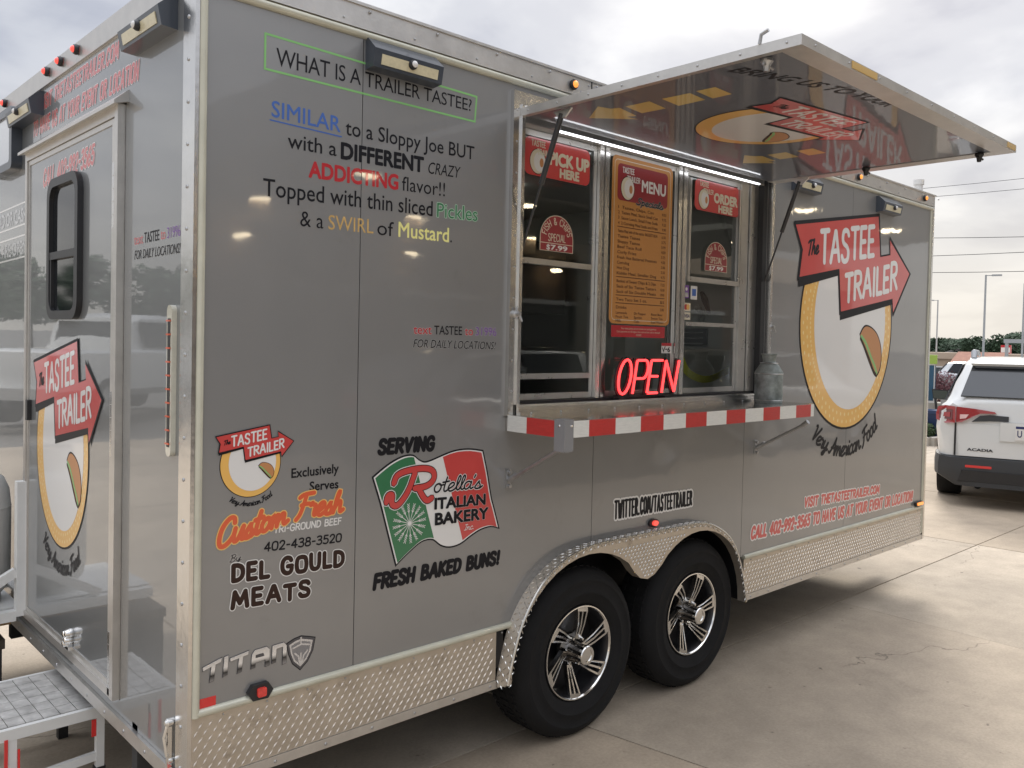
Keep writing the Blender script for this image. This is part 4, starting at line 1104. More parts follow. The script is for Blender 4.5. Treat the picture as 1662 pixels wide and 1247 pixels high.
for x, x2 in ((1.345, 1.331), (3.165, 3.176)):
    m = MB(); T0, T1 = Vector((x, -.205, 2.640)), Vector((x2, -.005, 2.115)); mid = T0.lerp(T1, .50)
    m.tube([T0, mid], .0115, 10); m.tube([mid, T1], .005, 8)
    g_ = link('gas_strut', m.mesh('gas_strut', BLACKM, smooth=True), awn)
    m = MB(); m.hexa([(x-.004, -.16, 2.6535), (x+.004, -.16, 2.6535), (x+.004, -.26, 2.6535), (x-.004, -.26, 2.6535), (x-.004, -.195, 2.622), (x+.004, -.195, 2.622), (x+.004, -.225, 2.622), (x-.004, -.225, 2.622)])
    link('strut_bracket', m.mesh('strut_bracket', ALU), awn)
RV = MB(); RV.flat = True
for k in range(8): rivet(RV, (AX0-.003, -.06-.162*k, 2.670), (-1, 0, 0), .0045)
for k in range(9): rivet(RV, (AX0+.08+.22*k, AY-.003, 2.6705), (0, -1, 0), .004)
link('rivet', RV.mesh('rivet', STEEL, smooth=True), awn, kind='stuff')
m = MB(); m.box((1.49, -.0300, 2.628), (3.06, -.0205, 2.6345)); ledo = part('led_strip', m, LEDW, tr)
m = MB(); m.box((1.47, -.0305, 2.6350), (3.08, -.0205, 2.6365)); link('led_channel', m.mesh('led_channel', ALU), ledo)
# --- pull-out step under the door
m = MB()
X0s, X1s, Y0s, Y1s, Zs = -.34, .10, .955, 1.475, .300
m.box((X0s, Y0s, Zs-.042), (X1s, Y0s+.022, Zs-.001)); m.box((X0s, Y1s-.022, Zs-.042), (X1s, Y1s, Zs-.001)); m.box((X0s, Y0s+.022, Zs-.042), (X0s+.02, Y1s-.022, Zs-.001))
step = part('entry_step', m, WHITEP, tr, bevel=.002)
for k in range(7):
    for j in range(6):
        m = MB(); xx = X0s+.022+.058*k; yy = Y0s+.026+.079*j
        m.box((xx, yy, Zs-.010), (xx+.055, yy+.076, Zs+.001)); link('tread_plate', m.mesh('tread_plate', mat('worn_tread_metal', (.60, .59, .57), .45, .5, var=.35, vscale=16, rvar=.15), bevel=.002), step)
m = MB()
for yy in (Y0s+.002, Y1s-.03):
    m.box((.035, yy, .06), (.063, yy+.028, Zs-.043)); m.box((-.265, yy, .06), (-.237, yy+.028, Zs-.043)); m.bar((-.26, yy+.014, .085), (.05, yy+.014, .105), .02, .032)
link('step_leg', m.mesh('step_leg', WHITEP, bevel=.002), step)
m = MB()
for yy in (Y0s, Y1s-.032):
    m.box((.030, yy, .0), (.068, yy+.034, .062)); m.box((-.27, yy, .0), (-.232, yy+.034, .062))
link('rubber_foot', m.mesh('rubber_foot', BLACK, bevel=.004), step)
m = MB(); m.box((.018, Y0s+.006, .185), (.034, Y0s+.012, .250)); m.box((-.279, Y0s-.003, .13), (-.267, Y0s+.001, .265)); m.box((-.236, Y0s-.003, .12), (-.228, Y0s+.001, .22)); link('reflector', m.mesh('reflector', REDREF), step)
# --- rack that holds the gas bottles
m = MB()
m.box((-.052, 1.795, .46), (-.004, 1.845, 1.07)); m.box((-.55, 1.80, .44), (-.0525, 1.845, .485)); m.box((-.55, 2.40, .44), (-.004, 2.44, .485)); m.box((-.30, 1.846, .44), (-.26, 2.399, .47))
m.bar((-.05, 1.82, .66), (-.33, 1.82, .50), .03, .04)
m.box((-.55, 1.86, .475), (-.02, 2.38, .49))
part('gas_rack', m, WHITEP, tr, bevel=.003)
m = MB(); m.box((-.50, 1.90, .40), (-.05, 2.36, .432)); part('rack_board', m, mat('weathered_wood', (.24, .15, .07), .8, var=.3, vscale=6), tr, bevel=.003)

# ================================================================ PRINT ON THE TRAILER
CX, CZ, CRX, CRZ = 4.2, 1.9, .626, .665
ARROW = [(3.488,2.473),(4.573,2.643),(4.616,2.368),(4.774,2.394),(4.758,2.504),(5.089,2.288),(4.843,1.996),(4.828,2.100),(4.070,1.973),(4.032,2.248),(3.547,2.155),(3.576,2.327)]
def emblem(parent, fr, cx, cz, rx, rz, motto=True, lay=2, detail=2, label=None, dark=False, arrow_only_text=False):
    T = lambda x, z: (cx + (x-CX)/CRX*rx, cz + (z-CZ)/CRZ*rz)
    k = math.sqrt(rx*rz)/.645
    ye, wh = V_YELLOW, V_WHITE
    circ = decal(parent, fr, ring_pts(cx, cz, rx, rz, 64), lay, V_BLACK, 'emblem', label)
    decal(circ, fr, ring_pts(cx, cz, rx - .012*k*1.2, rz - .012*k*1.2, 64), lay+.6, ye, 'emblem_ring')
    if detail >= 2:
        dots = []
        for rr in (.925, .855):
            for q in range(64):
                a = 2*PI*(q + (.5 if rr < .9 else 0))/64
                dots.append([(cx+rr*rx*math.cos(a) + .0075*k*math.cos(t), cz+rr*rz*math.sin(a)+.013*k*math.sin(t)) for t in [2*PI*j/6 for j in range(6)]])
        for q in range(60):
            a = PI/2 + PI*q/60*1.0
            dots.append([(cx+.79*rx*math.cos(a) + .006*k*math.cos(t), cz+.79*rz*math.sin(a)+.011*k*math.sin(t)) for t in [2*PI*j/6 for j in range(6)]]) if .52*PI < a < 1.25*PI else None
        decals(circ, fr, [d for d in dots if d], lay+1.0, V_DOT, 'emblem_dots')
    decal(circ, fr, ring_pts(cx+.055*rx, cz+.03*rz, rx*.775, rz*.84, 56), lay+1.4, wh, 'emblem_field')
    # sandwich
    bp = [(4.357,1.841),(4.40,1.885),(4.451,1.900),(4.53,1.885),(4.605,1.845),(4.655,1.78),(4.673,1.70),(4.655,1.62),(4.608,1.575)]
    bot = [(4.608,1.575),(4.56,1.60),(4.45,1.72),(4.357,1.841)]
    out = catmull(bp, 4)[:-1] + catmull(bot, 4)[:-1]
    bc = (4.53, 1.75)
    gro = lambda P, f: [((x-bc[0])*f+bc[0], (z-bc[1])*f+bc[1]) for x, z in P]
    decal(circ, fr, [T(*p) for p in gro(out, 1.07)], lay+2.0, V_BLACK, 'burger_outline')
    decal(circ, fr, [T(*p) for p in out], lay+2.5, V_BUN, 'burger_bun')
    lines(circ, fr, [[T(*p) for p in catmull([(4.372,1.835),(4.44,1.79),(4.52,1.70),(4.58,1.64),(4.612,1.592)], 4)]], .011*k, lay+3.2, V_LGREEN, 'burger_lettuce')
    lines(circ, fr, [[T(*p) for p in catmull([(4.362,1.820),(4.42,1.765),(4.50,1.68),(4.56,1.61),(4.600,1.582)], 4)]], .010*k, lay+3.6, V_BROWN, 'burger_patty')
    # arrow
    ap = [T(*p) for p in ARROW]
    mb = MB(); mb.flat = True; mb.poly(fr, ap, fr.lu*(lay+4.0)); mb.ribbon(fr, ap + [ap[0]], .011*k, fr.lu*(lay+3.8)); 
    sh = [T(x+.004, z-.034) for x, z in ARROW]
    mb.poly(fr, [T(*ARROW[10]), T(*ARROW[9]), (T(*ARROW[9])[0], T(4.03, 2.205)[1]), T(3.549, 2.105)], fr.lu*(lay+3.5))
    mb.poly(fr, [T(4.070, 1.973), T(*ARROW[7]), T(4.828, 2.062), T(4.07, 1.928)], fr.lu*(lay+3.5))
    link('arrow_border', mb.mesh('arrow_border', V_BLACK), circ)
    ins = []
    n = len(ap)
    decal(circ, fr, [T(x + (.010 if i in (0, 10, 11, 9, 8) else -.008), z + (-.010 if i in (0, 1, 4) else (.010 if i in (6, 8, 10) else .0))) for i, (x, z) in enumerate(ARROW)], lay+4.6, V_DRED if dark else V_RED, 'arrow')
    q0, q1 = T(3.80, 2.262), T(4.510, 2.375)
    kw = dict(table=G_, gap=.17)
    r_ = .0165*k
    brush(circ, 'TASTEE', fr, q0[0], q1[0], q0[1], .185/CRZ*rz, V_WHITE, r_, lay+5.4, z1=q1[1], h1=.185/CRZ*rz, jit=.04 if detail else 0, gap=.20)
    q0, q1 = T(4.13, 2.048), T(4.875, 2.178)
    brush(circ, 'TRAILER', fr, q0[0], q1[0], q0[1], .172/CRZ*rz, V_WHITE, r_, lay+5.4, z1=q1[1], h1=.172/CRZ*rz, jit=.04 if detail else 0, gap=.20)
    if detail:
        q0, q1 = T(3.640, 2.300), T(3.770, 2.322)
        brush(circ, 'The', fr, q0[0], q1[0], q0[1], .085/CRZ*rz, V_BLACK, .0075*k, lay+5.4, table=J_, z1=q1[1], shear=.15, gap=.02)
    if motto:
        def warp(x, z):     # x in 0..1 along the arc, z height
            a = math.radians(236 + 69*x); rr = 1.25 - z
            return (cx + rx*rr*math.cos(a), cz + rz*rr*math.sin(a))
        brush(circ, 'Very American Food', fr, 0, 1, 0, .155, V_BLACK, .0085*k, lay, table=J_, warp=warp, shear=.16, gap=-.03, label='black script lettering under the emblem')
    return circ
emblem(tr, SIDE, CX, CZ, CRX, CRZ, label='large round yellow emblem behind a red arrow sign')
emblem(tr, SIDE, .190, 1.348, .102, .107, detail=1, label='small round emblem with a red arrow above the meat supplier lettering')
DOORF = FR((-.0125, 0, 0), (0, -1, 0), (0, 0, 1))
emblem(door, DOORF, -1.280, 1.269, .360, .404, label='round emblem with a red arrow on the rear door')
emblem(awn, AWN, 2.11, .65, .31, .30, motto=False, detail=1, label='round emblem with a red arrow under the awning')

# the question panel
dc = lambda *a, **k: text(tr, *a, **k)
L1 = .0
mb = MB(); mb.flat = True
fp = [(.218, 2.703), (1.084, 2.688), (1.077, 2.592), (.218, 2.593)]
mb.ribbon(SIDE, fp + [fp[0]], .0035, .0006); link('lettering_frame', mb.mesh('lettering_frame', V_LGREEN), tr)
dc('WHAT IS A TRAILER TASTEE?', SIDE, .256, 1.060, 2.612, .056, V_BLACK, z1=2.628, h1=.044, spacing=.96)
dc('SIMILAR', SIDE, .243, .492, 2.449, .050, V_BLUE, off=.008, z1=2.444)
lines(tr, SIDE, [[(.238, 2.437), (.496, 2.430)]], .0022, 1, V_BLUE, 'lettering_underline')
dc('to a Sloppy Joe BUT', SIDE, .512, 1.078, 2.440, .050, V_BLACK, off=.006, z1=2.446)
dc('with a', SIDE, .300, .478, 2.360, .048, V_BLACK, off=.006, z1=2.362)
dc('DIFFERENT', SIDE, .497, .838, 2.358, .052, V_BLACK, off=.040, z1=2.363)
dc('CRAZY', SIDE, .858, 1.006, 2.362, .042, V_BLACK, shear=.16, z1=2.366)
dc('ADDICTING', SIDE, .378, .728, 2.278, .050, V_CRED, off=.036, z1=2.285)
dc('flavor!!', SIDE, .746, .940, 2.284, .050, V_BLACK, z1=2.288)
dc('Topped with thin sliced', SIDE, .218, .884, 2.196, .054, V_BLACK, off=.006, z1=2.208)
dc('Pickles', SIDE, .905, 1.100, 2.208, .052, V_GREEN, off=0, outline=mat('pale_green_vinyl', (.42, .62, .46), .35), oout=.028, z1=2.214)
dc('& a', SIDE, .348, .433, 2.114, .050, V_BLACK)
dc('SWIRL', SIDE, .452, .629, 2.114, .048, V_ORANGE, off=-.004, z1=2.118)
dc('of', SIDE, .645, .714, 2.116, .050, V_BLACK)
dc('Mustard', SIDE, .735, .962, 2.118, .052, V_MUST, off=.014, z1=2.120)
dc('.', SIDE, .970, .977, 2.120, .050, V_BLACK)
def text_tastee(p, fr, x0, x1, z, h, dz=0):
    f = lambda a: x0 + (x1-x0)*a
    text(p, 'text', fr, f(0), f(.205), z, h, V_CRED, off=.01, outline=V_WHITE, oout=.014, z1=z+dz*.2)
    text(p, 'TASTEE', fr, f(.235), f(.565), z+dz*.24, h, V_BLACK, off=.008, z1=z+dz*.56)
    text(p, 'to', fr, f(.60), f(.70), z+dz*.6, h, V_CRED, off=.01, outline=V_WHITE, oout=.014)
    text(p, '31996', fr, f(.735), f(1), z+dz*.72, h, V_PURPLE, off=.01, outline=V_WHITE, oout=.014, z1=z+dz)
text_tastee(tr, SIDE, .808, 1.210, 1.772, .032, .000)
dc('FOR DAILY LOCATIONS!', SIDE, .808, 1.203, 1.722, .030, V_BLACK, off=.012, shear=.2, outline=V_WHITE, oout=.014, z1=1.718)
text_tastee(tr, REAR, -.500, -.100, 2.052, .034, .002)
dc('FOR DAILY LOCATIONS!', REAR, -.496, -.104, 2.002, .030, V_BLACK, off=.012, shear=.2, outline=V_WHITE, oout=.014)
# supplier block
dc('Exclusively', SIDE, .331, .506, 1.289, .030, V_BLACK, off=.022, z1=1.291)
dc('Serves', SIDE, .398, .506, 1.240, .029, V_BLACK, off=.022, z1=1.238)
cy_ = mat('pale_orange_vinyl', (.78, .50, .16), .35)
cf = dict(table=J_, shear=.18, gap=.0)
brush(tr, 'Custom', SIDE, .084, .316, 1.096, .082, V_ORED, .0076, 2.5, z1=1.144, h1=.064, outline=cy_, ro=.0110, **cf)
brush(tr, 'Fresh', SIDE, .350, .522, 1.156, .076, V_ORED, .0074, 2.5, z1=1.156, h1=.066, outline=cy_, ro=.0108, **cf)
brush(tr, 'TRI-GROUND BEEF', SIDE, .272, .519, 1.116, .021, V_WHITE, .0021, 1, z1=1.113, shear=.08, gap=.18)
brush(tr, '402-438-3520', SIDE, .240, .520, 1.061, .027, V_BLACK, .0027, 1, z1=1.052, shear=.08, gap=.18)
brush(tr, 'By', SIDE, .124, .160, 1.044, .022, V_BLACK, .0014, 1, table=J_, shear=.2, gap=.02, outline=V_GREY, ro=.0026)
brush(tr, 'DEL GOULD', SIDE, .136, .530, .984, .048, V_BROWN, .0078, 2.4, z1=.970, h1=.050, gap=.28, jit=.05, outline=V_WHITE, ro=.0108)
brush(tr, 'MEATS', SIDE, .136, .402, .898, .047, V_BROWN, .0078, 2.4, z1=.888, h1=.046, gap=.28, jit=.05, outline=V_WHITE, ro=.0108)
# bakery flag
flag = catmull([(.645,1.261),(.690,1.290),(.731,1.311),(.775,1.325),(.815,1.325),(.840,1.308),(.868,1.296),(.900,1.300),(.940,1.311),(.990,1.324),(1.038,1.330),(1.095,1.328),(1.152,1.318)], 3)
flag_r = catmull([(1.152,1.318),(1.166,1.27),(1.178,1.226),(1.200,1.13),(1.216,1.084),(1.244,1.002)], 3)
flag_b = catmull([(1.244,1.002),(1.204,1.014),(1.150,1.009),(1.098,.990),(1.048,.967),(.997,.962),(.954,.975),(.917,1.002),(.881,1.006),(.850,.998),(.817,.979),(.780,.955),(.750,.933)], 3)
flag_l = catmull([(.750,.933),(.714,1.051),(.679,1.166),(.645,1.261)], 3)
F_ = flag[:-1] + flag_r[:-1] + flag_b[:-1] + flag_l[:-1]
mb = MB(); mb.flat = True; mb.poly(SIDE, F_, .0005); mb.ribbon(SIDE, F_ + [F_[0]], .0045, .0005)
fl = link('bakery_flag', mb.mesh('bakery_flag', V_BLACK), tr, label='waving green white and red flag print')
fc_ = (.94, 1.14)
inn_ = lambda f: [((x-fc_[0])*f+fc_[0], (z-fc_[1])*f*1.0+fc_[1]) for x, z in F_]
decal(fl, SIDE, inn_(.990), 1.4, V_WHITE, 'flag_field')
def clipx(P, fn):
    out = []
    for i in range(len(P)):
        a, b = P[i-1], P[i]; fa, fb = fn(a), fn(b)
        if fa * fb < 0:
            t = fa/(fa-fb); out.append((a[0]+(b[0]-a[0])*t, a[1]+(b[1]-a[1])*t))
        if fb >= 0: out.append(b)
    return out
gl = lambda z: .821 + (1.318-z)*.315
rl = lambda z: .955 + (1.307-z)*.315
F2 = inn_(.968)
decal(fl, SIDE, clipx(F2, lambda p: gl(p[1]) - p[0]), 2.0, V_GREEN, 'flag_green')
decal(fl, SIDE, clipx(F2, lambda p: p[0] - rl(p[1])), 2.0, V_RED, 'flag_red')
# wheat wheel
W_ = []
for k in range(16):
    a = 2*PI*k/16 + .1; c, s_ = math.cos(a), math.sin(a); o = (.806, 1.077)
    W_.append([(o[0]+.006*c, o[1]+.006*s_), (o[0]+.048*c, o[1]+.048*s_)])
    for j in range(4):
        r0 = .040 + .0085*j
        for sg in (-1, 1):
            W_.append([(o[0]+r0*c, o[1]+r0*s_), (o[0]+(r0+.008)*c - sg*.0045*s_, o[1]+(r0+.008)*s_ + sg*.0045*c)])
lines(fl, SIDE, W_, .00115, 2.8, V_WHITE, 'wheat_wheel')
decal(fl, SIDE, ring_pts(.806, 1.077, .008, .008, 12), 3.2, V_WHITE, 'wheat_hub')
# capital R and the rest
Rs = [chaikin([(.702,1.166),(.708,1.192),(.730,1.192),(.722,1.160),(.742,1.146),(.765,1.158),(.800,1.200),(.826,1.262)], 2),
      chaikin([(.733,1.232),(.745,1.262),(.800,1.274),(.870,1.276),(.912,1.262),(.916,1.230),(.885,1.206),(.826,1.204)], 2),
      chaikin([(.842,1.204),(.866,1.165),(.884,1.150),(.905,1.160)], 2)]
lines(fl, SIDE, Rs, .0170, 3.4, V_WHITE, 'initial_edge'); lines(fl, SIDE, Rs, .0140, 4.0, V_BLACK, 'initial_outline'); lines(fl, SIDE, Rs, .0108, 4.6, V_RED, 'initial_letter')
brush(fl, "otella's", SIDE, .912, 1.145, 1.180, .056, V_BLACK, .0036, 5.6, z1=1.174, h1=.052, table=J_, shear=.16, gap=.0, outline=V_WHITE, ro=.0062)
text(fl, 'ITALIAN', SIDE, .920, 1.168, 1.116, .040, V_BLACK, off=.045, z1=1.106, outline=V_WHITE, oout=.014, layer=5)
text(fl, 'BAKERY', SIDE, .924, 1.184, 1.056, .042, V_BLACK, off=.045, z1=1.048, outline=V_WHITE, oout=.014, layer=5)
brush(fl, 'Inc.', SIDE, 1.064, 1.112, 1.016, .022, V_WHITE, .0012, 5, table=J_, shear=.2, gap=.04)
sq = dict(gap=.24)
brush(tr, 'SERVING', SIDE, .668, .908, 1.344, .046, V_BLACK, .0079, 1.5, shear=.14, z1=1.342, **sq)
brush(tr, 'FRESH BAKED BUNS!', SIDE, .658, 1.246, .862, .048, V_BLACK, .0080, 1.5, shear=.14, z1=.858, h1=.046, **sq)
lay_ = 1
brush(tr, 'TWITTER.COM/TASTEETRAILER', SIDE, 1.958, 2.552, .948, .078, V_BLACK, .0066, 2.4, z1=.944, h1=.066, gap=.40, outline=V_WHITE, ro=.0150)
brush(tr, 'VISIT THETASTEETRAILER.COM', SIDE, 3.700, 4.712, .796, .050, V_RED, .0082, 2.4, z1=.774, h1=.046, shear=.2, gap=.26, outline=V_WHITE, ro=.0150)
brush(tr, 'CALL 402-992-3565 TO HAVE US AT YOUR EVENT OR LOCATION!', SIDE, 3.120, 5.265, .688, .060, V_RED, .0092, 2.4, z1=.660, h1=.062, shear=.2, gap=.26, outline=V_WHITE, ro=.0165)
brush(tr, 'VISIT THETASTEETRAILER.COM', REAR, -1.662, -.680, 2.716, .054, V_RED, .0062, 1.6, z1=2.726, shear=.2, gap=.26, outline=V_WHITE, ro=.0088)
brush(tr, 'TO HAVE US AT YOUR EVENT OR LOCATION', REAR, -1.790, -.480, 2.620, .058, V_RED, .0062, 1.6, z1=2.610, shear=.2, gap=.26, outline=V_WHITE, ro=.0088)
brush(door, 'CALL 402-992-3565', REAR if False else FR((-.012, 0, 0), (0, -1, 0), (0, 0, 1)), -1.572, -.900, 2.372, .066, V_RED, .0070, 1.6, z1=2.382, shear=.2, gap=.24, outline=V_WHITE, ro=.0105)
# chrome maker badge
TT = [  # letter boxes, slightly slanted
 [[(.043,.733),(.103,.752-.002),(.101,.738),(.083,.733),(.078,.684),(.065,.682),(.070,.730),(.044,.722)]],
 [[(.111,.750),(.124,.752),(.121,.692),(.107,.688)]],
 [[(.130,.741),(.191,.751),(.189,.739),(.172,.737),(.168,.690),(.154,.687),(.159,.735),(.131,.731)]],
 [[(.199,.690),(.202,.735),(.212,.748),(.252,.750),(.262,.740),(.262,.688),(.248,.686),(.248,.710),(.214,.706),(.213,.692)]],
 [[(.270,.690),(.272,.748),(.312,.750),(.322,.738),(.321,.680),(.308,.678),(.309,.737),(.286,.735),(.284,.692)]],
]
mb = MB()
for L in TT:
    for p in L: mb.prism(SIDE, p, 0, .003)
grad = bpy.data.materials.new('chrome_fade_print'); grad.use_nodes = True
gn, gl_ = grad.node_tree.nodes, grad.node_tree.links
gp = gn['Principled BSDF']; gp.inputs['Metallic'].default_value = .6; gp.inputs['Roughness'].default_value = .25
gg = gn.new('ShaderNodeNewGeometry'); gs = gn.new('ShaderNodeSeparateXYZ'); gl_.new(gg.outputs['Position'], gs.inputs[0])
gr = gn.new('ShaderNodeMapRange'); gr.inputs['From Min'].default_value = .682; gr.inputs['From Max'].default_value = .750; gl_.new(gs.outputs['Z'], gr.inputs['Value'])
gc = gn.new('ShaderNodeValToRGB'); ge = gc.color_ramp.elements
ge[0].color = (.30, .30, .31, 1); ge[1].color = (.62, .62, .62, 1); ge[1].position = 1
q = ge.new(.28); q.color = (.04, .04, .04, 1); q = ge.new(.52); q.color = (.82, .82, .82, 1)
gl_.new(gr.outputs[0], gc.inputs[0]); gl_.new(gc.outputs[0], gp.inputs['Base Color'])
bd = part('maker_badge', mb, grad, tr, label='chrome printed maker lettering near the rear corner')
mb = MB(); mb.flat = True
for i, L in enumerate(TT):
    for p in L: mb.ribbon(SIDE, p + [p[0]], .0018, .0012)
link('badge_outline', mb.mesh('badge_outline', V_DGREY), bd)
decal(bd, SIDE, [(.244-.004,.733),(.214,.732),(.214,.722),(.244,.722)], 5.4, V_DGREY, 'letter_counter')
shd = [(.324,.742),(.350,.752),(.375,.756),(.402,.748),(.426,.740),(.418,.700),(.400,.668),(.373,.645),(.345,.672),(.331,.706)]
sc_ = (.374, .705)
g2 = lambda f: [((x-sc_[0])*f+sc_[0], (z-sc_[1])*f+sc_[1]) for x, z in shd]
decal(bd, SIDE, g2(1.06), 1, V_BLACK, 'badge_shield'); decal(bd, SIDE, g2(1.0), 1.6, V_DGREY, 'badge_shield'); decal(bd, SIDE, g2(.84), 2.2, V_GREY, 'badge_shield'); decal(bd, SIDE, g2(.70), 2.8, mat('mid_silver', (.25, .25, .26), .3, .4), 'badge_shield')
lines(bd, SIDE, [[(.345,.722),(.375,.730),(.405,.722)], [(.374,.752),(.374,.732)], [(.352,.704),(.366,.690),(.370,.664)], [(.398,.704),(.384,.690),(.378,.664)], [(.374,.700),(.374,.660)]], .0028, 3.6, V_GREY, 'helmet_lines')
# text and arrows under the awning
def aw_warp(x, z): return (x, z + .12*math.sin(PI*min(1, max(0, (x-1.36)/1.5))))
text(awn, 'BRING US TO YOUR', AWN, 1.375, 2.12, .930, .062, V_BLACK, off=.02, warp=aw_warp, shear=.1, z1=1.01)
yl = mat('awning_yellow_vinyl', (.62, .44, .13), .3, 0, .6)
n_ = lambda P: [(x, -y) for x, y in P]
for P in ([(1.511,-.195),(1.408,-.335),(1.464,-.352),(1.479,-.385),(1.610,-.359),(1.596,-.322),(1.655,-.331)], [(1.477,-.413),(1.483,-.524),(1.601,-.511),(1.593,-.400)], [(1.488,-.579),(1.496,-.698),(1.603,-.690),(1.603,-.569)], [(1.491,-.728),(1.496,-.806),(1.606,-.802),(1.606,-.720)],
          [(2.642,-.188),(2.495,-.290),(2.545,-.318),(2.560,-.345),(2.700,-.335),(2.690,-.300),(2.745,-.310)], [(2.555,-.375),(2.560,-.470),(2.685,-.465),(2.680,-.370)], [(2.565,-.52),(2.57,-.60),(2.69,-.60),(2.69,-.515)]):
    decal(awn, AWN, n_(P), 1, yl, 'awning_arrow')
# window stickers and menu
def mini(p, fr, cx, cz, r, lay):
    e_ = decal(p, fr, ring_pts(cx, cz, r, r*1.12, 24), lay, V_BLACK, 'emblem')
    decal(e_, fr, ring_pts(cx, cz, r*.94, r*1.06, 24), lay+.4, V_CREAM, 'emblem_ring'); decal(e_, fr, ring_pts(cx+.01, cz, r*.70, r*.86, 24), lay+.8, V_WHITE, 'emblem_field')
    decal(e_, fr, ring_pts(cx+r*.45, cz-r*.05, r*.24, r*.40, 12), lay+1.2, V_BUN, 'burger_bun')
    return e_
def sticker(x0, x1, z0, z1, words, m_, r=.03):
    s_ = decal(sw, WIN, rrect(x0, z0, x1, z1, r), 1, m_, 'window_sign', words)
    return s_
s1 = sticker(1.392, 1.793, 2.450, 2.608, 'red sign that reads pick up here', V_RED)
mini(s1, WIN, 1.470, 2.510, .048, 2); brush(s1, 'TASTEE', WIN, 1.432, 1.512, 2.573, .022, V_CREAM, .0020, 3.2, gap=.2); brush(s1, 'TRAILER', WIN, 1.465, 1.555, 2.540, .022, V_CREAM, .0020, 5, gap=.2)
text(s1, 'PICK UP', WIN, 1.542, 1.785, 2.512, .050, V_CREAM, off=.055, layer=3); text(s1, 'HERE', WIN, 1.604, 1.722, 2.463, .036, V_CREAM, off=.055, layer=3)
s2 = sticker(2.586, 2.992, 2.448, 2.606, 'red sign that reads order here', V_RED)
mini(s2, WIN, 2.665, 2.508, .048, 2); brush(s2, 'TASTEE', WIN, 2.628, 2.704, 2.573, .022, V_CREAM, .0020, 3.2, gap=.2); brush(s2, 'TRAILER', WIN, 2.66, 2.745, 2.540, .022, V_CREAM, .0020, 5, gap=.2)
text(s2, 'ORDER', WIN, 2.757, 2.972, 2.504, .046, V_CREAM, off=.055, layer=3); text(s2, 'HERE', WIN, 2.800, 2.925, 2.456, .036, V_CREAM, off=.055, layer=3)
for cx_, lb in ((1.594, 'maroon arched fish and chips sticker on the pick up window'), (2.791, 'maroon arched fish and chips sticker on the order window')):
    A_ = [(cx_-.102, 2.142), (cx_+.102, 2.142)] + ring_pts(cx_, 2.200, .102, .098, 14, 0, PI)
    A2 = [((x-cx_)*.965+cx_, (z-2.2)*.965+2.2) for x, z in A_]
    s_ = decal(sw, WIN, A_, 1, V_CREAM, 'window_sign', lb); decal(s_, WIN, A2, 1.5, V_DRED, 'sign_field')
    lines(s_, WIN, [[(cx_-.10, 2.176), (cx_+.10, 2.176)]], .0015, 2, V_CREAM, 'sign_rule')
    wp = (lambda c0: (lambda x, z: (c0 + (.066+z)*math.cos(PI*(1-x)*.86+.22), 2.198 + (.060+z)*math.sin(PI*(1-x)*.86+.22))))(cx_)
    brush(s_, 'FISH & CHIPS', WIN, 0, 1, 0, .028, V_CREAM, .0019, 2.6, warp=wp, gap=.22)
    brush(s_, 'SPECIAL', WIN, cx_-.052, cx_+.052, 2.186, .030, V_CREAM, .0018, 2.6, gap=.22)
    brush(s_, "$", WIN, cx_-.062, cx_-.042, 2.148, .020, V_WHITE, .0024, 2.6)
    text(s_, '7.99', WIN, cx_-.036, cx_+.064, 2.149, .020, V_WHITE, off=.03, layer=3)
MX0, MX1, MZ0, MZ1 = 1.945, 2.400, 1.845, 2.622
mn = decal(sw, WIN, rrect(MX0, MZ0, MX1, MZ1, .03), 1, V_MENU, 'menu_board', 'tall orange menu board in the middle window')
lines(mn, WIN, [rrect(MX0+.018, MZ0+.018, MX1-.018, MZ1-.018, .02) + [rrect(MX0+.018, MZ0+.018, MX1-.018, MZ1-.018, .02)[0]]], .0016, 2, V_CREAM, 'menu_rule')
decal(mn, WIN, rrect(1.984, 2.418, 2.360, 2.588, .022), 2, V_DRED, 'menu_header')
mini(mn, WIN, 2.056, 2.478, .050, 3); brush(mn, 'TASTEE', WIN, 2.018, 2.100, 2.548, .024, V_WHITE, .0021, 4.2, gap=.2); brush(mn, 'TRAILER', WIN, 2.050, 2.142, 2.512, .024, V_WHITE, .0021, 6, gap=.2)
text(mn, 'MENU', WIN, 2.160, 2.342, 2.478, .052, V_WHITE, off=.035, layer=4)
brush(mn, 'Specials', WIN, 2.122, 2.322, 2.412, .030, V_BLACK, .0028, 5, table={**J_, 'p': J_['p']}, shear=.18, gap=.0, outline=V_GREY, ro=.0045)
MT = mat('menu_brown_print', (.10, .042, .016), .5)
rows = [('1  Tastee, Chips, Can', '8.50'), ('2  Tastee Meal, Sauce Small Can', '9.75'), ('3  Sauce Lunch, Small Fries Soda', '9.25'), ('4  2 Corndog Meal Soda and Fries', '9.99'), None,
        ('Tastee Meal with all the extras  BIGGEST BUN', '6.50'), ('Tastee Tastee', '5.75'), ('Sloppy Tastee', '5.99'), ('Beef Taco Roll', '4.50'), ('Curly Fries', '3.75'), ('Fresh Hot Battered Potatoes', '4.50'), ('Corndog', '3.00'), ('Hot Dog', '2.50'), ('Kiddie Meal, Smaller Dog', '4.75'), None,
        ('Basket of Sweet Chips & 2 Dips', '7.25'), ('Sack of Six Tastee Tasters', '13.00'), ('Sack of Six Double Meats', '19.00'), None, ('Two Taco Set 5 oz.', '$5'), None, ('Drinks', '2.00')]
z = 2.388
rl_ = []
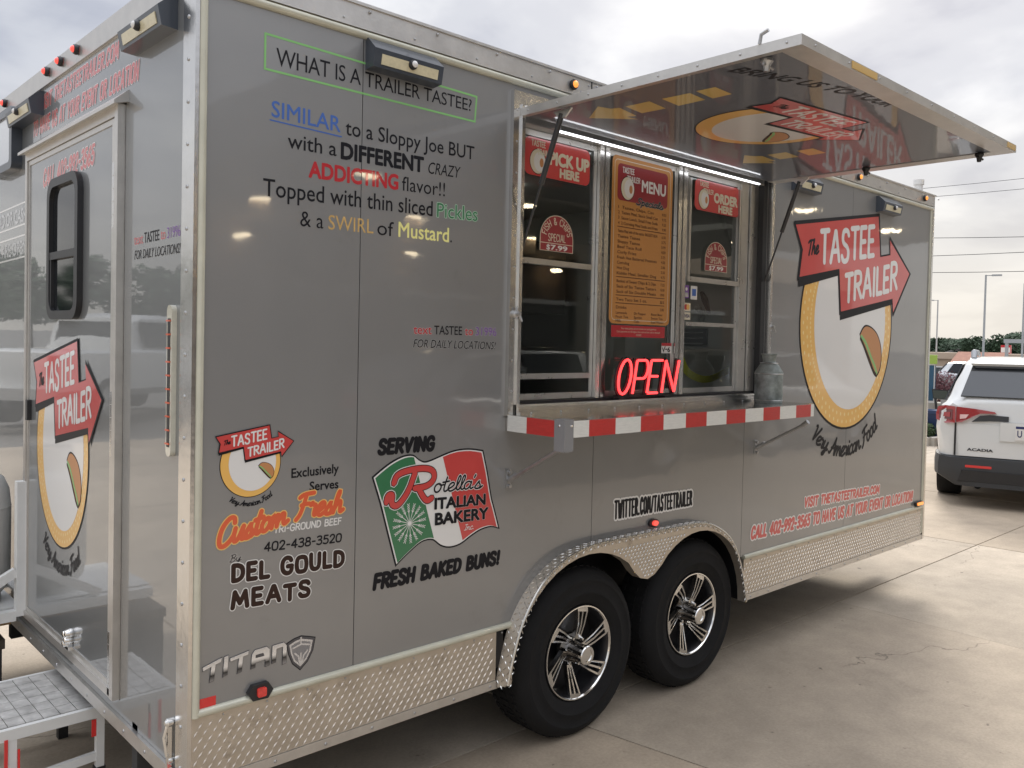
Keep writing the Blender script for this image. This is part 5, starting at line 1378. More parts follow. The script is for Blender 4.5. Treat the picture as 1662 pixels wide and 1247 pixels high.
for i, r in enumerate(rows):
    if r is None: rl_.append([(MX0+.045, z+.006), (MX1-.045, z+.006)]); z -= .012; continue
    w = min(.30, .0125*len(r[0])*1.02)
    text(mn, r[0], WIN, MX0+.048, MX0+.048+w*.98, z-.008, .0135, MT, off=.012, layer=2.4)
    text(mn, r[1], WIN, MX1-.078, MX1-.046, z-.008, .0125, MT, off=.01, layer=2.4)
    z -= .0245
for k, (a, b_, c_) in enumerate((('Lemonade', 'Dr Popper', 'Root Beer'), ('Fruit Tea', 'Sprint', 'Sweet Tea'), ('Milk', 'Cola', 'Iced Water'))):
    for q_, w_ in ((.048, a), (.18, b_), (.31, c_)): text(mn, w_, WIN, MX0+q_, MX0+q_+.010*len(w_), z-.008, .0115, MT, off=.01, layer=2.4)
    z -= .019
lines(mn, WIN, rl_, .0017, 2.4, MT, 'menu_rule')
nt = decal(sw, WIN, [(1.964, 1.783), (2.366, 1.783), (2.366, 1.838), (1.964, 1.838)], 1, V_CRED, 'notice_strip', 'narrow red notice strip below the menu')
for k, s_ in enumerate(('Your menu prices do not include the card payments', 'Card payments are 4% higher than cash and are sold on demand', '02.2022')):
    w = .0054*len(s_); text(nt, s_, WIN, 2.165-w/2, 2.165+w/2, 1.820-.015*k, .0085, V_CREAM, layer=2)
tx = decal(sw, WIN, [(2.343, 1.709), (2.424, 1.709), (2.424, 1.760), (2.343, 1.760)], 1, V_WHITE, 'window_sign', 'small pink and white sticker above the open sign')
decal(tx, WIN, [(2.343, 1.745), (2.424, 1.745), (2.424, 1.760), (2.343, 1.760)], 1.6, V_CRED, 'sign_band')
lines(tx, WIN, [[(2.352, 1.735), (2.360, 1.718), (2.372, 1.742)], [(2.376, 1.729), (2.386, 1.729)]], .003, 1.8, V_BLACK, 'sign_mark'); text(tx, '6', WIN, 2.392, 2.412, 1.716, .022, V_BLACK, off=.03, layer=1.8)
NAVY = mat('navy_print', (.02, .03, .12), .4)
for (a, b_, c_, d_, m_, lb) in ((2.508, 1.990, 2.552, 2.055, V_PURPLE, 'dark purple payment sticker'), (2.566, 1.986, 2.622, 2.055, V_WHITE, 'white payment sticker with a blue square'), (2.509, 1.924, 2.568, 1.966, V_CREAM, 'payment sticker with red and orange discs'), (2.509, 1.880, 2.568, 1.918, V_CREAM, 'payment sticker with blue letters')):
    s_ = decal(sw, FR((0, .050, 0), (1, 0, 0), (0, 0, 1)), [(a, b_), (c_, b_), (c_, d_), (a, d_)], 1, m_, 'window_sign', lb)
    f2 = FR((0, .050, 0), (1, 0, 0), (0, 0, 1))
    if 'discs' in lb: decal(s_, f2, ring_pts(2.528, 1.945, .013, .015, 14), 1.6, V_CRED, 'sign_mark'); decal(s_, f2, ring_pts(2.546, 1.945, .013, .015, 14), 2, V_YELLOW, 'sign_mark')
    elif 'letters' in lb: text(s_, 'VISA', f2, 2.515, 2.561, 1.892, .016, NAVY, off=.03, shear=.2, layer=2)
    elif 'square' in lb: decal(s_, f2, [(2.578, 2.004), (2.612, 2.004), (2.612, 2.040), (2.578, 2.040)], 1.6, V_BLUE, 'sign_mark')
    else: decal(s_, f2, ring_pts(2.530, 2.036, .009, .009, 12), 1.6, V_WHITE, 'sign_mark'); decal(s_, f2, [(2.514, 1.996), (2.546, 1.996), (2.546, 2.018), (2.514, 2.018)], 1.6, V_GREY, 'sign_mark')
RV = None
# notice board printed left of the rear door
fl_ = []
for z0 in (2.235, 2.085):
    P = [(-2.56, z0), (-1.875, z0+.008), (-1.875, z0+.108), (-2.56, z0+.100)]
    fl_.append(P + [P[0]])
lines(tr, REAR, fl_, .004, 1, V_WHITE, 'lettering_frame')
text(tr, 'CARD OR CASH', REAR, -2.54, -1.89, 2.256, .062, V_GREY, off=.03); text(tr, 'WE ARE OPEN', REAR, -2.54, -1.89, 2.106, .062, V_GREY, off=.02)

# ================================================================ THINGS ON THE TRAILER
def vis_can():
    t = thing('milk_can', 'small galvanised milk can at the right end of the serving shelf', 'milk can', (3.005, -.150, SZ1))
    zinc = mat('galvanised_steel', (.26, .29, .275), .6, .35, var=.5, vscale=22, rvar=.12)
    m = MB(); m.lathe([(0, .0), (.070, .0), (.073, .004), (.073, .160), (.070, .166), (.050, .198), (.036, .212), (.033, .216), (.033, .220), (.038, .250), (.045, .254), (.045, .258), (.041, .258), (.030, .222), (0, .218)], (0, 0, 0), (0, 0, 1), 32)
    link('can_body', m.mesh('can_body', zinc, smooth=True), t, world=False)
    m = MB(); m.lathe([(.0732, .012), (.0745, .014), (.0732, .016)], (0, 0, 0), (0, 0, 1), 32); m.lathe([(.0732, .150), (.0748, .153), (.0732, .156)], (0, 0, 0), (0, 0, 1), 32); m.lathe([(.046, .206), (.0475, .2085), (.044, .211)], (0, 0, 0), (0, 0, 1), 32)
    link('can_band', m.mesh('can_band', STEEL, smooth=True), t, world=False)
vis_can()
def neon():
    t = thing('open_sign', 'red glowing neon OPEN sign standing on the window sill', 'neon sign', (2.15, .0, 1.49))
    fr = FR((0, -.004, 0), (1, 0, 0), (0, 0, 1))
    z0, z1 = 1.524, 1.676
    def P(x, f): return (x + f*.030, z0 + (z1-z0)*f)
    L = {'letter_o': [[P(1.930+.0425+.0425*math.cos(a) + .0, .5+.52*math.sin(a)) for a in [2*PI*k/20 + .9 for k in range(21)]]],
         'letter_p': [[P(2.044, -.02), P(2.044, 1.0)], [P(2.044, 1.0)] + [P(2.105+.028*math.cos(a), .72+.28*math.sin(a)) for a in [PI/2 - PI*k/10 for k in range(11)]] + [P(2.050, .44)]],
         'letter_e': [[P(2.228, -.02), P(2.150, -.02), P(2.150, 1.0), P(2.236, 1.0)], [P(2.150, .50), P(2.214, .50)]],
         'letter_n': [[P(2.262, -.02), P(2.262, 1.0), P(2.358, .0), P(2.366, 1.0)]]}
    for nm, ss in L.items():
        m = MB()
        for pts in ss:
            for a, b_ in zip(pts, pts[1:]): m.tube([fr.at(*a, .012), fr.at(*b_, .012)], .0062, 8)
        link(nm, m.mesh(nm, NEON, smooth=True), t, world=True)
        m = MB()
        for pts in ss:
            for a, b_ in zip(pts, pts[1:]):
                d = Vector(fr.at(*b_, 0)) - Vector(fr.at(*a, 0))
                if d.length > .001: m.bar(Vector(fr.at(*a, .0)) - d*.05, Vector(fr.at(*b_, .0)) + d*.05, .008, .030, (1, 0, .3) if abs(d.normalized().z) < .5 else (1, 0, 0))
        link('letter_backing', m.mesh('letter_backing', BLACK), t)
    m = MB(); m.box((1.94, .004, 1.503), (2.37, .012, 1.516)); m.box((1.96, -.01, 1.4885), (2.0, .03, 1.503)); m.box((2.30, -.01, 1.4885), (2.34, .03, 1.503)); link('sign_stand', m.mesh('sign_stand', BLACK), t)
neon()
def tank(x, y, label):
    t = thing('propane_tank', label, 'gas tank', (x, y, .49), group='gas bottles on the rear rack')
    m = MB(); m.lathe([(0, .02), (.10, .02), (.11, .0), (.118, .0), (.115, .03), (.145, .07), (.155, .12), (.156, .43), (.155, .436), (.157, .440), (.155, .446), (.148, .52), (.125, .575), (.085, .605), (.04, .615), (0, .616)], (0, 0, 0), (0, 0, 1), 36)
    link('tank_body', m.mesh('tank_body', TANK, smooth=True), t, world=False)
    m = MB()
    for k in range(30):
        a0, a1 = math.radians(40+9.2*k), math.radians(40+9.2*(k+1)); r0, r1 = .098, .103
        P = [(r*math.cos(a), r*math.sin(a), zz) for zz in (.58, .70) for r, a in ((r0, a0), (r1, a0), (r1, a1), (r0, a1))]
        m.hexa(P)
    link('tank_collar', m.mesh('tank_collar', TANK), t, world=False)
    m = MB(); m.tube([(0, 0, .61), (0, 0, .66)], .018, 12); m.tube([(0, 0, .66), (0, 0, .69)], .030, 12); m.tube([(0, 0, .64), (.06, 0, .64)], .012, 8); link('tank_valve', m.mesh('tank_valve', mat('brass', (.55, .38, .14), .35, 1.0), smooth=True), t, world=False)
tank(-.176, 2.06, 'pale grey propane tank in the rear rack, the one nearer the white post')
tank(-.176+.0, 2.06+.0 if False else 2.385-.0, 'pale grey propane tank in the rear rack, the one farther from the post') if False else None
t = thing('shade_box', 'dark box added in place of the shadow under the gas bottle rack', 'shade_box', (-.33, 2.2, 0))  # made-up dark box, stands in for shadow and dark clutter under the rack
m = MB(); m.box((-.30, -.32, .0), (.24, .42, .30)); link('box_body', m.mesh('box_body', DARK, bevel=.01), t, world=False)
m = MB(); m.box((-.31, -.33, .301), (.25, .43, .345)); link('box_lid', m.mesh('box_lid', mat('shade_box_brown', (.07, .055, .04), .7, var=.4, vscale=12), bevel=.01), t, world=False)
# strap and tablet seen through the order window
def strap():
    k9 = lambda x, z: (-1.04 + (x+1.04)*.951, 1.755 + (z-1.755)*.951)
    pts = [k9(*p) for p in ((3.105, 2.10), (3.108, 1.95), (3.118, 1.80), (3.145, 1.69), (3.20, 1.595), (3.30, 1.55), (3.40, 1.55), (3.52, 1.585), (3.62, 1.61), (3.70, 1.64))]
    pts = catmull(pts, 5)
    m = MB(); m.flat = True
    V = []
    for i, (x, z) in enumerate(pts):
        f = i/(len(pts)-1)
        w = .030
        d = Vector((pts[min(i+1, len(pts)-1)][0]-pts[max(i-1, 0)][0], pts[min(i+1, len(pts)-1)][1]-pts[max(i-1, 0)][1])).normalized()
        n = Vector((-d.y, d.x))*w*(1-.35*math.sin(f*PI))
        yy = .35 + .03*math.sin(f*6)
        V.append((m.bm.verts.new((x+n.x, yy, z+n.y)), m.bm.verts.new((x-n.x, yy+.015, z-n.y))))
    for a, b_ in zip(V, V[1:]): m.bm.faces.new((a[0], b_[0], b_[1], a[1]))
    o = bpy.data.objects.new('strap', m.mesh('strap', mat('yellow_webbing', (.60, .58, .05), .7, var=.15, vscale=60))); col.objects.link(o)
    sm = o.modifiers.new('t', 'SOLIDIFY'); sm.thickness = .003
    tag(o, 'yellow webbing strap hanging in a curve behind the order window', 'strap')
strap()
t = thing('tablet', 'white tablet on a stand behind the left edge of the order window', 'tablet', (2.63, .20, 1.365))
m = MB(); m.hexa([(-.02, 0, .08), (.10, -.01, .10), (.10, .0, .10), (-.02, .01, .08), (-.02, .03, .20), (.10, .02, .215), (.10, .03, .215), (-.02, .04, .20)]); link('tablet_case', m.mesh('tablet_case', V_WHITE, bevel=.003), t, world=False)
m = MB(); m.box((.0, .01, .0), (.07, .08, .006)); m.bar((.035, .045, .0), (.035, .02, .13), .02, .01); link('tablet_stand', m.mesh('tablet_stand', V_GREY), t, world=False)
m = MB(); m.lathe([(.006, 0), (.006, .002), (0, .002)], (.088, .014, .200), (0, -1, 0), 10); link('tablet_camera', m.mesh('tablet_camera', BLACK), t, world=False)
t = thing('wall_notice', 'small black notice on the grey wall inside the order window', 'notice', (3.538, .72, 1.80))
m = MB(); m.box((.002, -.10, -.05), (.008, .12, .06)); link('notice_card', m.mesh('notice_card', V_BLACK), t, world=False)
m = MB(); 
for k in range(3): m.box((.0005, -.07, .03-.035*k), (.0018, .09, .036-.035*k))
link('notice_print', m.mesh('notice_print', V_GREY), t, world=False)
t = thing('utensil_bunch', 'dark utensils with clear bags hanging behind the order window', 'utensils', (3.27, .48, 1.97))
m = MB()
for k in range(5): m.lathe([(.0, 0), (.02, .01), (.026, .04), (.018, .08), (0, .09)], (.03*k-.06, .01*k, .02*((k*7) % 3)-.10), (.1, .1, 1), 10)
link('clear_bag', m.mesh('clear_bag', mat('cloudy_plastic', (.5, .5, .48), .25), smooth=True), t, world=False)
m = MB(); m.tube([(0, 0, .10), (.05, .01, .06), (.10, .01, -.02)], [.012, .022, .010], 8); link('ladle', m.mesh('ladle', BLACK, smooth=True), t, world=False)

# ================================================================ VEHICLES
CARW = mat('white_car_paint', (.66, .67, .66), .3, 0, 1.0, var=.02, vscale=1)
CARS = mat('silver_car_paint', (.42, .43, .44), .35, .6, 1.0)
CARD = mat('dark_car_paint', (.03, .03, .035), .3, 0, 1.0)
BUMP = mat('dark_bumper_plastic', (.035, .037, .04), .55)
TAIL = mat('tail_lamp_red', (.26, .012, .015), .12, 0, 1.0, emit=(1, .05, .04), estr=.02)
TAILD = mat('tail_lamp_dark', (.12, .006, .01), .12, 0, 1.0)
def loft(sections, m_, name, parent, cap=True, smooth=True):
    mb = MB(); rings = []
    for y, half in sections:
        L = [(-x, z) for x, z in reversed(half)] + [(x, z) for x, z in half[1:]] if half[0][0] == 0 and False else None
        P = [(-x, z) for x, z in half][::-1] + [(x, z) for x, z in half]
        rings.append([mb.bm.verts.new((x, y, z)) for x, z in P])
    n = len(rings[0])
    for a, b_ in zip(rings, rings[1:]):
        for k in range(n):
            j = (k+1) % n
            try: mb.bm.faces.new((a[k], a[j], b_[j], b_[k]))
            except Exception: pass
    mb.bm.faces.new(list(reversed(rings[0]))); mb.bm.faces.new(rings[-1])
    bmesh.ops.remove_doubles(mb.bm, verts=mb.bm.verts, dist=.0005)
    me = mb.mesh(name, m_, smooth=smooth)
    return link(name, me, parent, world=False)
def carwheel(parent, x, y, r, w, full=True):
    s_ = 1 if x > 0 else -1
    m = MB(); m.lathe([(r*.62, 0), (r*.70, -.012), (r*.95, -.008), (r, .025), (r, w-.025), (r*.95, w), (r*.62, w)], (x, y, r), (-s_, 0, 0), 32, closed=True)
    wh = link('wheel', m.mesh('wheel', RUBBER, smooth=True), parent, world=False)
    m = MB(); m.lathe([(0, .03), (r*.2, .02), (r*.58, .045), (r*.64, .004), (r*.64, .10), (0, .10)], (x, y, r), (-s_, 0, 0), 20)
    link('hub', m.mesh('hub', STEEL, smooth=True), wh, world=False)
    if full:
        for k in range(5):
            a = 2*PI*k/5; m = MB(); m.bar((x-s_*.012, y+.05*math.cos(a), r+.05*math.sin(a)), (x-s_*.012, y+r*.6*math.cos(a), r+r*.6*math.sin(a)), .03, .05, (0, -math.sin(a), math.cos(a))); link('wheel_spoke', m.mesh('wheel_spoke', ALU_B), wh, world=False)
    return wh
def gquad(parent, P, m_, name, th=.004):
    A = [Vector(p) for p in P]; n = (A[1]-A[0]).cross(A[2]-A[0]).normalized()
    mb = MB(); v0 = [mb.bm.verts.new(p) for p in A]; v1 = [mb.bm.verts.new(p + n*th) for p in A]
    mb.bm.faces.new(list(reversed(v0))); mb.bm.faces.new(v1); k = len(A)
    for i in range(k): mb.bm.faces.new((v0[i], v0[(i+1) % k], v1[(i+1) % k], v1[i]))
    return link(name, mb.mesh(name, m_), parent, world=False)
def suv(loc, az, label, paint, detail=True, group=None):
    # local: +Y forward, origin on the ground under the rear axle
    t = thing('parked_suv', label, 'SUV', loc, -math.radians(az), group)
    S_ = lambda wb, ws, wm, wg, wr, zb, zbelt, zr: [(.02, zb), (wb, zb), (ws, zb+.14), (ws+.01, .62), (wm, .88), (wm-.02, zbelt-.06), (wg+.03, zbelt), (wg, zbelt+.02), ((wg+wr)/2+.01, (zbelt+zr)/2), (wr, zr-.05), (wr-.10, zr-.008), (wr*.5, zr), (.02, zr+.003)]
    secs = [(-.985, S_(.50, .70, .80, .74, .70, .30, 1.10, 1.17)),
            (-.970, S_(.60, .82, .90, .80, .74, .27, 1.12, 1.205)),
            (-.900, S_(.70, .89, .94, .84, .70, .26, 1.135, 1.27)),
            (-.740, S_(.76, .915, .955, .86, .68, .26, 1.14, 1.46)),
            (-.560, S_(.76, .92, .96, .86, .67, .26, 1.14, 1.635)),
            (-.30, S_(.76, .92, .965, .86, .68, .26, 1.13, 1.672)),
            (.60, S_(.76, .93, .968, .87, .69, .25, 1.11, 1.69)),
            (1.50, S_(.76, .93, .965, .87, .68, .25, 1.09, 1.68)),
            (2.00, S_(.76, .93, .962, .87, .66, .25, 1.08, 1.63)),
            (2.55, S_(.76, .93, .96, .87, .64, .25, 1.06, 1.28)),
            (2.80, S_(.76, .93, .955, .86, .66, .25, 1.02, 1.10)),
            (3.30, S_(.74, .92, .94, .82, .62, .25, .96, 1.03)),
            (3.65, S_(.70, .88, .90, .76, .56, .26, .86, .93)),
            (3.82, S_(.60, .78, .80, .68, .50, .30, .76, .82))]
    loft(secs, paint, 'body', t)
    # black lower cladding and bumper
    B_ = lambda w, zt, x: [(.02, .245), (w*.80, .245), (w, .36), (w+.004, zt-.10), (w-.01, zt), (.02, zt+.004)]
    bs = [(-1.030, B_(.62, .50, 0)), (-1.020, B_(.80, .555, 0)), (-.985, B_(.905, .575, 0)), (-.90, B_(.940, .580, 0)), (-.70, B_(.962, .60, 0)), (-.52, B_(.968, .54, 0))]
    loft(bs, BUMP, 'bumper', t)
    loft([(.45, B_(.945, .40, 0)), (2.3, B_(.945, .40, 0))], BUMP, 'sill_cladding', t)
    for x in (-.955, .955): carwheel(t, x, .0, .365, .25, detail); carwheel(t, x, 2.85, .365, .24, detail)
    # rear window and spoiler
    gquad(t, [(-.70, -.955, 1.235), (.70, -.955, 1.235), (.60, -.635, 1.575), (-.60, -.635, 1.575)], mat('privacy_glass', (.035, .038, .042), .12, 0, .35), 'rear_window', .022)
    for s_ in (-1, 1):
        gquad(t, [(s_*.872, -.62, 1.175), (s_*.885, .55, 1.155), (s_*.715, .45, 1.60), (s_*.715, -.35, 1.585)][::s_], TINT, 'side_window', .012)
        gquad(t, [(s_*.885, .62, 1.155), (s_*.885, 1.55, 1.135), (s_*.712, 1.50, 1.60), (s_*.716, .52, 1.60)][::s_], TINT, 'side_window', .012)
    gquad(t, [(.60, 2.10, 1.58), (-.60, 2.10, 1.58), (-.70, 2.62, 1.20), (.70, 2.62, 1.20)], TINT, 'windscreen', .02)
    if not detail: 
        for s_ in (-1, 1): mb = MB(); mb.box((s_*.70-.12, -.99, .92), (s_*.70+.12, -.93, 1.10)); link('tail_lamp', mb.mesh('tail_lamp', TAIL, bevel=.02), t, world=False)
        return t
    mb = MB(); mb.hexa([(-.60, -.70, 1.585), (.60, -.70, 1.585), (.60, -.50, 1.615), (-.60, -.50, 1.615), (-.62, -.72, 1.612), (.62, -.72, 1.612), (.64, -.42, 1.672), (-.64, -.42, 1.672)]); link('spoiler', mb.mesh('spoiler', paint, bevel=.012), t, world=False)
    mb = MB(); mb.hexa([(-.57, -.705, 1.562), (.57, -.705, 1.562), (.57, -.60, 1.584), (-.57, -.60, 1.584), (-.58, -.700, 1.584), (.58, -.700, 1.584), (.58, -.60, 1.60), (-.58, -.60, 1.60)]); link('spoiler_shade', mb.mesh('spoiler_shade', BUMP), t, world=False)
    for s_ in (-1, 1):
        # roof rail with raised foot
        mb = MB(); mb.tube([(s_*.60, -.42, 1.66), (s_*.60, -.36, 1.735), (s_*.61, -.1, 1.75), (s_*.62, 1.5, 1.745), (s_*.61, 1.7, 1.70)], [.030, .036, .024, .022, .022], 10); link('roof_rail', mb.mesh('roof_rail', mat('satin_grey', (.32, .33, .34), .4, .5), smooth=True), t, world=False)
        # tail lamps: outer block and tapering inner blade
        fr = FR((0, -.972, 0), (1, 0, 0), (0, 0, 1))
        mir = (lambda P, s2=s_: [(x*-s2, z) for x, z in P][::(1 if s2 < 0 else -1)])
        mb = MB(); mb.hexa([(s_*.925, -.78, .955), (s_*.925, -.78, 1.10), (s_*.905, -.78, 1.12), (s_*.90, -.78, .95), (s_*.90, -.955, .945), (s_*.92, -.93, 1.10), (s_*.70, -.995, 1.115), (s_*.70, -1.0, .93)]) if False else None
        def lampP(P, d0, d1, m_, nm, par=None):
            mb = MB(); A = []; 
            curve = lambda x: -.985 + max(0, abs(x)-.62)**2*1.15
            va = [mb.bm.verts.new((s_*abs(x), curve(x)-d0 + (z-.93)*.10, z)) for x, z in P]; vb = [mb.bm.verts.new((s_*abs(x), curve(x)-d1 + (z-.93)*.10, z)) for x, z in P]
            mb.bm.faces.new(va); mb.bm.faces.new(list(reversed(vb)))
            for i in range(len(P)): mb.bm.faces.new((va[i], va[(i+1) % len(P)], vb[(i+1) % len(P)], vb[i]))
            return link(nm, mb.mesh(nm, m_, bevel=.004), par or t, world=False)
        tl_ = lampP([(.945, .965), (.950, 1.04), (.93, 1.115), (.85, 1.135), (.745, 1.125), (.745, .945), (.84, .935)], -.02, .062, TAIL, 'tail_lamp')
        lampP([(.915, .985), (.915, 1.07), (.88, 1.095), (.775, 1.09), (.775, .975)], .055, .066, TAILD, 'lamp_cluster', tl_)
        lampP([(.890, 1.010), (.890, 1.055), (.80, 1.060), (.80, 1.005)], .060, .070, TAIL, 'lamp_bar', tl_)
        t2 = lampP([(.738, .950), (.738, 1.125), (.55, 1.110), (.36, 1.085), (.34, 1.065), (.50, 1.060), (.60, 1.005), (.68, .955)], -.01, .040, TAIL, 'tail_lamp')
        lampP([(.700, .990), (.700, 1.040), (.61, 1.045), (.64, 1.0)], .035, .046, mat('reverse_lamp', (.75, .50, .48), .15, 0, 1.0), 'reverse_lamp', t2)
        # dark recess beside the plate
        lampP([(.58, .965), (.50, 1.035), (.40, 1.048), (.22, 1.040), (.22, .985), (.40, .980)], -.01, .024, BUMP, 'hatch_recess')
        mb = MB(); mb.box((s_*.50-.13, -1.036, .455), (s_*.50+.13, -1.018, .482)); link('bumper_reflector', mb.mesh('bumper_reflector', REDREF, bevel=.004), t, world=False)
        mb = MB(); mb.tube([(s_*.50, -1.02, .262), (s_*.50, -.70, .262)], .040, 16, cap=False); mb.tube([(s_*.50, -.98, .262), (s_*.50, -.97, .262)], .038, 16); link('exhaust', mb.mesh('exhaust', DARK, smooth=True), t, world=False)
        # door mirror
        mb = MB(); mb.hexa([(s_*1.00, 2.05, 1.035), (s_*1.20, 2.05, 1.045), (s_*1.17, 2.20, 1.06), (s_*1.00, 2.20, 1.05), (s_*1.00, 2.05, 1.175), (s_*1.22, 2.05, 1.185), (s_*1.18, 2.18, 1.17), (s_*1.00, 2.18, 1.16)]); mr = link('door_mirror', mb.mesh('door_mirror', BLACK, bevel=.02, smooth=True), t, world=False)
        gquad(mr, [(s_*1.015, 2.046, 1.05), (s_*1.195, 2.046, 1.055), (s_*1.205, 2.046, 1.170), (s_*1.015, 2.046, 1.162)][::s_], mat('mirror_face', (.20, .23, .22), .05, 1.0), 'mirror_glass', .002)
        mb = MB(); mb.bar((s_*.92, 2.12, 1.06), (s_*1.01, 2.12, 1.09), .05, .05); link('mirror_arm', mb.mesh('mirror_arm', BLACK), t, world=False)
        gl2 = [(s_*.742, -1.003, .60), (s_*.742, -.992, .94)]
        mb = MB(); mb.bar((s_*.742, -1.0, .58), (s_*.742, -.985, .945), .005, .02, (1, 0, 0)); link('hatch_gap', mb.mesh('hatch_gap', BLACK), t, world=False)
    mb = MB(); mb.hexa([(-.70, -1.000, .578), (.70, -1.000, .578), (.70, -.96, .578), (-.70, -.96, .578), (-.72, -.990, .940), (.72, -.990, .940), (.72, -.94, .940), (-.72, -.94, .940)]); link('hatch', mb.mesh('hatch', paint, bevel=.012, smooth=True), t, world=False)
    mb = MB(); mb.box((-.30, -1.012, .77), (.30, -.995, .975)); pb = link('plate_recess', mb.mesh('plate_recess', paint, bevel=.01), t, world=False)
    mb = MB(); mb.box((-.155, -1.022, .79), (.155, -1.012, .945)); pl = link('licence_plate', mb.mesh('licence_plate', V_WHITE, bevel=.002), t, world=False)
    f3 = FR((0, -1.0225, 0), (1, 0, 0), (0, 0, 1))
    mb = MB(); mb.flat = True; mb.poly(f3, [(-.150, .915), (.150, .915), (.150, .942), (-.150, .942)], .0006); link('plate_band', mb.mesh('plate_band', NAVY), pl, world=False)
    def ltext(p, s2, x0, x1, z, h, m_, off=.02, fr=f3):
        vs, fs = font_geo(s2, off); w0, w1 = min(v[0] for v in vs), max(v[0] for v in vs)
        me = bpy.data.meshes.new('lettering'); me.from_pydata([tuple(fr.at(x0+(a-w0)/(w1-w0)*(x1-x0), z + b_/CAPH*h, .0012)) for a, b_ in vs], [], fs); me.materials.append(m_)
        return link('lettering', me, p, world=False)
    ltext(pl, 'U', -.135, -.09, .825, .07, NAVY)
    ltext(t, 'ACADIA', -.62, -.36, .640, .028, V_BLACK, .03, FR((0, -1.0035, 0), (1, 0, 0), (0, 0, 1)))
    mb = MB(); mb.hexa([(-.70, -1.034, .30), (.70, -1.034, .30), (.70, -1.0, .28), (-.70, -1.0, .28), (-.66, -1.040, .42), (.66, -1.040, .42), (.68, -1.0, .44), (-.68, -1.0, .44)]); link('bumper_valance', mb.mesh('bumper_valance', BLACK, bevel=.01), t, world=False)
    return t
d73 = math.radians(73)
rx_, ry_ = math.cos(d73), -math.sin(d73)
suv((9.96 + .95*rx_, 1.58 + .95*ry_, 0), 73, 'white SUV seen from behind on the concrete right of the trailer', CARW)

# small parked cars beyond the hedge
for (x, y, az, pm, lb) in ((41.5, 12.6, 160, CARS, 'pale silver SUV parked beyond the burgundy hedge, nearest the trailer'), (43.8, 13.2, 130, CARD, 'dark SUV parked beyond the burgundy hedge, right of the silver one'), (41.8, 10.2, 150, CARW, 'white SUV parked beyond the hedge, mostly behind the big white SUV')):
    suv((x, y, ground_z(x)-.15), az, lb, pm, False, 'cars parked beyond the hedge')

suv((5.3, -5.4, 0), 90, 'dark SUV parked behind the camera that mirrors low in the trailer side', CARD, False)
suv((11.2, -5.6, 0), 90, 'silver SUV parked behind the camera, mirrored under the large emblem', CARS, False)
# white pickup behind the camera that mirrors in the rear wall
def pickup(loc, az, label):
    t = thing('pickup_truck', label, 'pickup truck', loc, -math.radians(az))
    S_ = lambda w, zb, zt: [(.02, zb), (w*.85, zb), (w, zb+.12), (w+.02, .80), (w-.01, zt-.05), (w-.06, zt), (.02, zt+.005)]
    loft([(-1.25, S_(.90, .55, 1.22)), (-1.2, S_(.96, .50, 1.25)), (.0, S_(.97, .50, 1.26)), (.9, S_(.97, .45, 1.26)), (1.0, S_(.97, .45, 1.25)), (2.9, S_(.97, .45, 1.20)), (3.1, S_(.96, .45, 1.18)), (4.3, S_(.93, .45, 1.08)), (4.55, S_(.84, .50, .95))], CARW, 'body', t)
    K = lambda w, zt: [(.02, 1.20), (w+.12, 1.20), (w+.10, 1.26), (w, zt-.08), (w-.12, zt), (.02, zt+.02)]
    loft([(.92, K(.70, 1.30)), (1.02, K(.72, 1.80)), (1.3, K(.74, 1.88)), (2.3, K(.74, 1.88)), (2.65, K(.74, 1.75)), (3.15, K(.76, 1.30))], CARW, 'cab', t)
    for s_ in (-1, 1):
        gquad(t, [(s_*.868, 1.15, 1.30), (s_*.868, 1.95, 1.29), (s_*.768, 1.92, 1.74), (s_*.768, 1.22, 1.74)][::s_], TINT, 'side_window', .02)
        gquad(t, [(s_*.868, 2.02, 1.29), (s_*.868, 2.92, 1.28), (s_*.770, 2.50, 1.72), (s_*.768, 2.0, 1.74)][::s_], TINT, 'side_window', .02)
        mb = MB(); mb.box((s_*.90-.06, -1.28, .85), (s_*.90+.06, -1.20, 1.18)); link('tail_lamp', mb.mesh('tail_lamp', TAIL, bevel=.01), t, world=False)
        mb = MB(); mb.box((s_*1.02-.02, 2.75, 1.25), (s_*1.02+.14*s_+.02, 2.88, 1.45)); link('door_mirror', mb.mesh('door_mirror', BLACK, bevel=.02), t, world=False)
    gquad(t, [(-.66, .96, 1.35), (.66, .96, 1.35), (.62, 1.0, 1.74), (-.62, 1.0, 1.74)], TINT, 'rear_window', .02)
    gquad(t, [(.64, 2.72, 1.70), (-.64, 2.72, 1.70), (-.74, 3.12, 1.32), (.74, 3.12, 1.32)], TINT, 'windscreen', .03)
    mb = MB(); mb.box((-.93, -1.42, .50), (.93, -1.24, .68)); link('rear_bumper', mb.mesh('rear_bumper', CHROME, bevel=.02), t, world=False)
    for x in (-1.0, 1.0): carwheel(t, x, .0, .40, .26); carwheel(t, x, 3.6, .40, .26)
    return t
pk = pickup((-3.6, 15.2, 0), 309, 'white pickup truck parked behind the trailer, mirrored in its rear wall')

pk.scale = (1.12, 1.12, 1.12)
